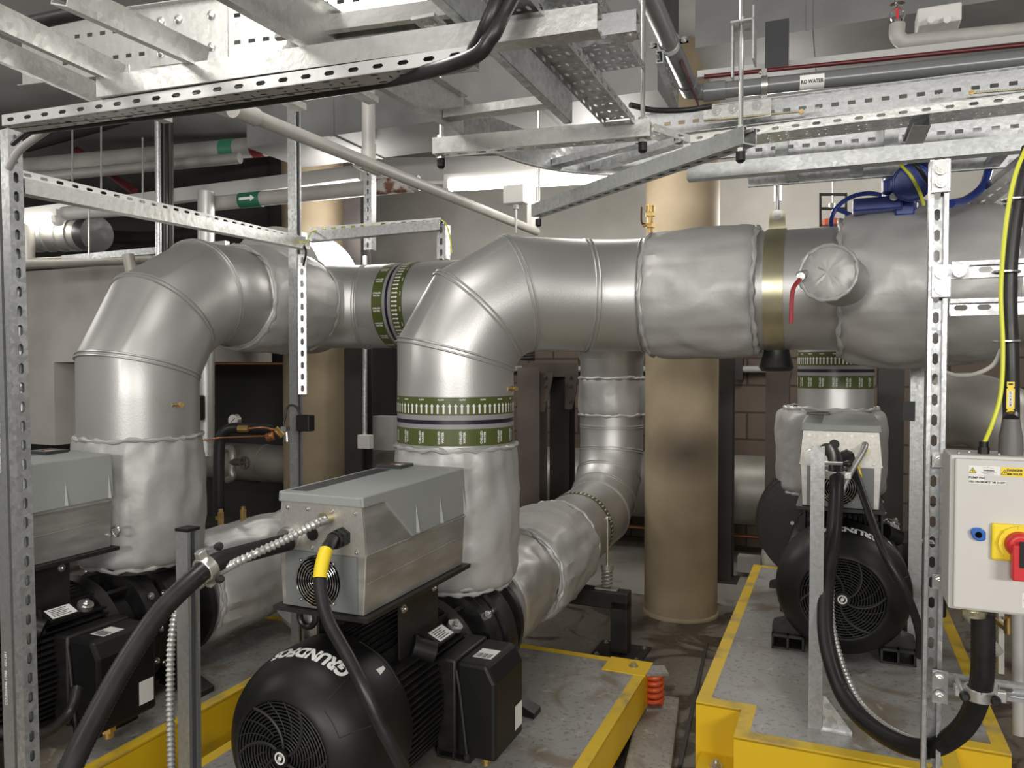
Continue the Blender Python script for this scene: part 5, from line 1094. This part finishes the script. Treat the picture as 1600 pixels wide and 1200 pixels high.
m = MB(); m.cyl(U(138, 366, 5.1), U(152, 366, 5.05), .115, 24); part(m, 'rubber_sleeve', 'black rubber', t)
pipe([(45, 350, 5.0), (45, 412, 5.0), (243, 403, 4.7)], .036, 'grey pipe bend running along the top of the pale concrete wall', 'old silver lagging')
pipe([(200, 398, 4.6), (212, 460, 4.6)], .034, 'short grey pipe dropping in front of the pale concrete wall', 'old silver lagging')
pipe([(100, 334, 5.0), (205, 326, 4.9)], .045, 'pale white pipe continuing the line of the batten', 'trunking paint')
pipe([(246, 160, 4.3), (248, 420, 4.3)], .016, 'thin silver upright conduit behind the channel frame, one of a close set', 'galvanized steel')
pipe([(256, 150, 4.35), (257, 420, 4.35)], .018, 'dark upright cable in the close set behind the channel frame', 'black rubber')
pipe([(265, 150, 4.4), (266, 420, 4.4)], .02, 'dark grey upright conduit at the edge of the close set', 'dark steel')
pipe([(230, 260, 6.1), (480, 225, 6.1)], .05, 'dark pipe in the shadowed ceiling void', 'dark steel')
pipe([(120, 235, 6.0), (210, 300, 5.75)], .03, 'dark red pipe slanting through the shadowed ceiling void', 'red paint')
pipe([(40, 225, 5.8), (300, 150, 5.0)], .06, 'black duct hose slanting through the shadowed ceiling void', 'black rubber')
pipe([(30, 40, 1.75), (150, 14, 1.72)], .016, 'black hose lying over the cross channels', 'black rubber')
m = MB(); m.bar(U(100, 405, 4.9), U(355, 382, 4.5), .04, .04); solo(m, 'cross_bar', 'dull galvanized steel', 'thin steel bar above the pale concrete wall', 'steel bar', smooth=0)
for px, y0, y1 in ((113, 170, 310), (158, 175, 300), (223, 215, 330), (139, 320, 400)):
    m = MB(); m.cyl(U(px, y0, 4.5), U(px, y1, 4.5), .005, 8); solo(m, 'threaded_rod', 'zinc bolt', {113: 'thin hanger rod nearest the corner post, above the channel frame', 158: 'thin hanger rod in the middle of the three above the channel frame', 223: 'thin hanger rod next to the close set of upright conduits', 139: 'short hanger rod below the channel frame'}[px], 'rod', 'hanger rods in the dark corner')
cable([(30, 345, 5.9), (200, 372, 5.7), (330, 362, 5.5)], .05, 'black_duct_hose', 'black rubber', 'black hose sagging in the gap above the pale concrete wall', 'hose')
# pipework at the back
t = thing('service_pipe', 'silver lagged upright pipe with a mitred lower end beside the pale concrete wall', 'pipe', U(322, 720, 4.75)); m = MB()
m.cyl(U(322, 300, 4.75), U(322, 712, 4.75), .05, 24); m.cyl(U(322, 700, 4.75), U(336, 722, 4.8), .05, 24); part(m, 'run', 'silver cladding', t); m = MB(); m.cyl(U(322, 628, 4.75), U(322, 632, 4.75), .0515, 24); m.cyl(U(322, 690, 4.75), U(322, 694, 4.75), .0515, 24); part(m, 'seam_band', 'silver cladding', t)
t = thing('insulated_branch', 'black foam-lagged pipe bend with copper tails beside the plain post', 'pipe', U(343, 805, 4.6)); m = MB()
m.tube(spline([U(425, 672, 4.6), U(385, 670, 4.6), U(360, 670, 4.6), U(345, 685, 4.6), U(342, 720, 4.6), U(342, 805, 4.6)], 6), .033, 16); part(m, 'foam_lagging', 'black rubber', t)
for q0_, q1_ in ((U(372, 670, 4.5), U(388, 670, 4.5)), (U(430, 670, 4.5), U(442, 682, 4.5)), (U(342, 800, 4.6), U(342, 812, 4.6))):
    m = MB(); m.cyl(q0_, q1_, .02, 10); part(m, 'brass_fitting', 'brass', t)
m = MB(); m.tube(spline([U(388, 670, 4.5), U(410, 668, 4.48), U(428, 672, 4.48)], 5), .006, 8); m.tube(spline([U(310, 665, 4.5), U(316, 686, 4.48), U(350, 684, 4.4), U(420, 681, 4.4)], 6), .005, 8); m.cyl(U(417, 684, 4.45), U(427, 681, 4.45), .025, 12); part(m, 'copper_tails', 'copper', t)
t = thing('pressure_gauge', 'round pressure gauge standing on the black lagged pipe', 'gauge', U(364, 664, 4.65)); c = U(364, 657, 4.65)
m = MB(); m.cyl(c + EY * .03, c, .038, 24); m.cyl(c - EZ * .06, c - EZ * .03, .01, 8); part(m, 'case', 'zinc bolt', t); m = MB(); m.cyl(c, c - EY * .003, .033, 24); dl = part(m, 'dial', 'label white', t); m = MB(); m.bar(c - EY * .004 - EX * .012 - EZ * .01, c - EY * .004 + EX * .018 + EZ * .014, .004, .001, EY); part(m, 'pointer', 'label ink', dl)
t = thing('black_sensor', 'small black sensor box with a curled lead on the plain post', 'sensor', U(477, 676, 3.3)); m = MB(); m.hexa(U(477, 661, 3.3), EX * .036, EY * .02, EZ * .035); part(m, 'box', 'black plastic', t, smooth=0, bevel=.005)
m = MB(); m.tube(spline([U(470, 650, 3.3), U(462, 635, 3.3), U(450, 635, 3.3), U(446, 650, 3.3), U(443, 662, 3.3)], 5), .005, 8); part(m, 'lead', 'black rubber', t); m = MB(); m.hexa(U(446, 670, 3.3), EX * .014, EY * .014, EZ * .01); m.cyl(U(448, 675, 3.3), U(449, 690, 3.3), .01, 10); part(m, 'probe', 'zinc bolt', t)
def bigpipe(px, py, d, r, a0, a1, label, seams):
    c = U(px, py, d); t = thing('lagged_pipe', label, 'pipe', c); m = MB(); m.cyl(c + EX * a0, c + EX * a1, r, 48)
    for s in seams: m.lathe([(-.012, r), (-.012, r + .004), (.012, r + .004), (.012, r)], c + EX * s, EX, 48, (False, False))
    part(m, 'run', 'old silver lagging', t); return t, c
t, c = bigpipe(375, 721, 7.0, .165, -1.4, 2.6, 'low dull silver lagged pipe behind the drain valve', (0.3, 1.2))
m = MB(); v = U(362, 715, 6.6); m.tube(spline([U(350, 702, 6.7), U(361, 700, 6.65), U(364, 712, 6.6), U(362, 735, 6.6), U(364, 745, 6.6), U(355, 750, 6.65)], 5), .032, 10); part(m, 'drain_branch', 'old silver lagging', t)
m = MB(); m.cyl(U(362, 722, 6.6), U(378, 722, 6.5), .03, 10); m.tube([U(382, 723, 6.45) + (EX * math.cos(j * math.tau / 20) + EZ * math.sin(j * math.tau / 20)) * .05 for j in range(20)], .008, 6, closed=True); m.bar(U(382, 723, 6.45) - EX * .05, U(382, 723, 6.45) + EX * .05, .012, .012); m.bar(U(382, 723, 6.45) - EZ * .05, U(382, 723, 6.45) + EZ * .05, .012, .012, EX); part(m, 'drain_valve', 'primer brown', t)
bigpipe(1175, 766, 5.9, .265, -2.3, .75, 'fat silver lagged pipe low along the blockwork behind the round column', (.12, -.6, -1.5))
c = U(1175, 577, 6.3); m = MB(); m.cyl(c - EX * 3.2, c + EX * .3, .028, 16); q = solo(m, 'wall_pipe', 'trunking paint', 'slim white pipe clipped along the blockwork wall', 'pipe')
for k in (-.1, -1.4): m = MB(); m.hexa(c + EX * k + EY * .03, EX * .03, EY * .06, EZ * .09); part(m, 'wall_clip', 'dark steel', q, smooth=0)
c = U(1170, 838, 6.0); m = MB(); m.cyl(c - EX * 1.6, c + EX * .2, .014, 10); solo(m, 'copper_pipe', 'copper', 'thin copper pipe low on the wall under the fat silver pipe', 'pipe')
c = U(400, 568, 6.2); m = MB(); m.cyl(c - EX * .6, c + EX * .5, .012, 10); solo(m, 'copper_pipe', 'copper', 'thin copper pipe under the curved pale duct beside the plain post', 'pipe')
t = thing('conduit_drop', 'slim upright conduit with a socket box on the dark steel column', 'conduit', U(569, 705, 5.6)); m = MB(); m.cyl(U(570, 400, 5.6), U(570, 690, 5.6), .018, 12); part(m, 'tube', 'galvanized steel', t); m = MB(); m.hexa(U(571, 690, 5.58), EX * .05, EY * .03, EZ * .05); part(m, 'socket_box', 'white plastic', t, smooth=0, bevel=.004)
for _ in (): pass
m = MB(); c = U(822, 562, 5.0); m.tube([c + V((math.cos(i * .5) * .05, math.sin(i * .5) * .05, i * .0013)) for i in range(70)], .010, 6); solo(m, 'hanger_spring', 'dark steel', 'dark coil spring under the big bend, on top of the goalpost frame', 'spring')
# items behind the switch box
t = thing('pipe_bend', 'dull grey clad pipe bend behind the switch box', 'pipe', U(1545, 690, 3.6)); m = MB(); m.tube(spline([U(1478, 640, 3.7), U(1520, 640, 3.6), U(1570, 665, 3.5), U(1600, 730, 3.5), U(1600, 820, 3.5)], 4), .17, 32, miter=False); part(m, 'bend', 'old silver lagging', t)
pipe([(1478, 918, 2.9), (1560, 1020, 2.9)], .02, 'thin grey brace pipe under the switch box', 'pale conduit')
pipe([(1592, 940, 2.6), (1594, 1150, 2.5)], .022, 'grey upright pipe under the switch box, at the frame edge', 'pale conduit')
m = MB(); m.cyl(U(1575, 990, 3.0), U(1575, 965, 3.0), .014, 10); m.cyl(U(1575, 985, 3.0), U(1575, 985, 3.0) + EY * .12 - EX * .02, .012, 10); m.bar(U(1566, 966, 3.0), U(1586, 966, 3.0), .008, .008); solo(m, 'drain_tap', 'brass', 'small brass tap with a bar handle under the switch box', 'tap')
m = MB(); m.bar(U(1563, 935, 3.1), U(1563, 1050, 3.1), .045, .02, EX); solo(m, 'white_upright', 'white plastic', 'white upright behind the hose under the switch box', 'upright', smooth=0)
t = thing('slotted_upright', 'tall dull channel upright behind the slotted switch-box post', 'steel post', U(1432, 1000, 3.2)); part(strut_mb(U(1433, 560, 3.2), V((U(1433, 560, 3.2).x, U(1433, 560, 3.2).y, 0.37)), -EY, .05, .05, slots=False), 'channel', 'dull galvanized steel', t, smooth=0)
m = MB(); m.hexa(U(1420, 642, 3.2), EX * .022, EY * .02, EZ * .04); part(m, 'sensor_box', 'black plastic', t, smooth=0)
m = MB(); m.prism([(-.07, -.05), (.09, -.05), (.09, .06), (-.07, .06)], U(1168, 884, 5.45), EX, EZ, EY * .1); solo(m, 'floor_block', 'pale concrete', 'small pale block on the floor at the foot of the dark stanchion', 'block', smooth=0)
m = MB(); m.prism([(-.05, -.08), (.1, -.1), (.13, .06), (.02, .12), (-.06, .04)], U(1205, 875, 4.4), EX, EZ, EY * .12); solo(m, 'lagging_scrap', 'silver jacket fabric', 'crumpled silver lagging end beside the black bellows of the hose-loop pump', 'lagging', smooth=0, bevel=.02)
m = MB(); 
cable([(120, 1075, 2.35), (110, 1110, 2.3), (80, 1140, 2.3), (40, 1150, 2.3), (-20, 1140, 2.3)], .016, 'motor_cable', 'black rubber', 'black motor cable curling on the plinth behind the corner post')

m = MB(); m.hexa(U(604, 676, 6.05), EX * .11, EY * .08, EZ * .13); solo(m, 'wall_cabinet', 'trunking paint', 'pale square cabinet behind the banded riser, beside the dark steel column', 'cabinet', smooth=0)
m = MB(); m.hexa(U(304, 637, 4.6), EX * .05, EY * .04, EZ * .075); solo(m, 'control_valve', 'black plastic', 'small black valve head between the padded riser and the silver upright pipe', 'valve', smooth=0, bevel=.012)

m = MB(); a = UE(1042, 84, .88); b = UE(1072, 152, .88); m.bar(a + EX * .03 + EY * .06, b + EX * .03 + EY * .06, .03, .004, EX); solo(m, 'red_strap', 'red paint', 'dark red strap beside the bend of the marked grey pipe', 'strap', smooth=0)
m = strut_mb(UE(1026, 80, .86) + EY * .04, UE(1050, 150, .86) + EY * .04, EX, .035, .02); solo(m, 'pipe_bracket', 'dull galvanized steel', 'dark slotted bracket behind the bend of the marked grey pipe', 'bracket', smooth=0)
cable([UE(985, 164, .74), UE(1020, 172, .74), UE(1070, 172, .74), UE(1112, 166, .74)], .008, 'tray_cable', 'black rubber', 'short black cable lying at the start of the ladder with the embossed names')
t = thing('beam_clamp', 'dark rectangular hanger frame on a rod behind the header, left of the blue handwheel', 'hanger', U(1302, 350, 3.4)); t['label'] = 'dark rectangular hanger frame on a rod behind the header, beside the blue handwheel'
m = MB()
for q0_, q1_ in (((1282, 304), (1322, 304)), ((1282, 326), (1322, 326)), ((1282, 352), (1322, 352)), ((1282, 302), (1282, 354)), ((1322, 302), (1322, 354))): m.bar(U(*q0_, 3.4), U(*q1_, 3.4), .010, .014, EY)
part(m, 'frame', 'dark steel', t, smooth=0); m = MB(); m.cyl(U(1300, 240, 3.4), U(1300, 345, 3.4), .006, 8); m.cyl(U(1300, 318, 3.4), U(1300, 326, 3.4), .015, 6); part(m, 'rod', 'zinc bolt', t)
m = MB(); m.cyl(U(1298, 343, 3.35), U(1298, 352, 3.35), .035, 16); part(m, 'rubber_mount', 'spring orange', t)

a, b = UE(440, 58, .66), UE(712, 22, .66); t = thing('cross_channel', 'open channel with a square nut plate, lying along the ladder above the long overhead channel', 'steel channel', (a + b) / 2)
part(strut_mb(a, b, EZ + EY * .4, slots=False), 'channel', BG, t, smooth=0)
m = MB(); c = UE(670, 34, .635); m.hexa(c, EX * .024, EY * .024, EZ * .003); p_ = part(m, 'nut_plate', 'zinc strip', t, smooth=0); m = MB(); m.bolt(c - EZ * .003, -EZ, .010); part(m, 'plate_bolt', 'zinc bolt', p_)
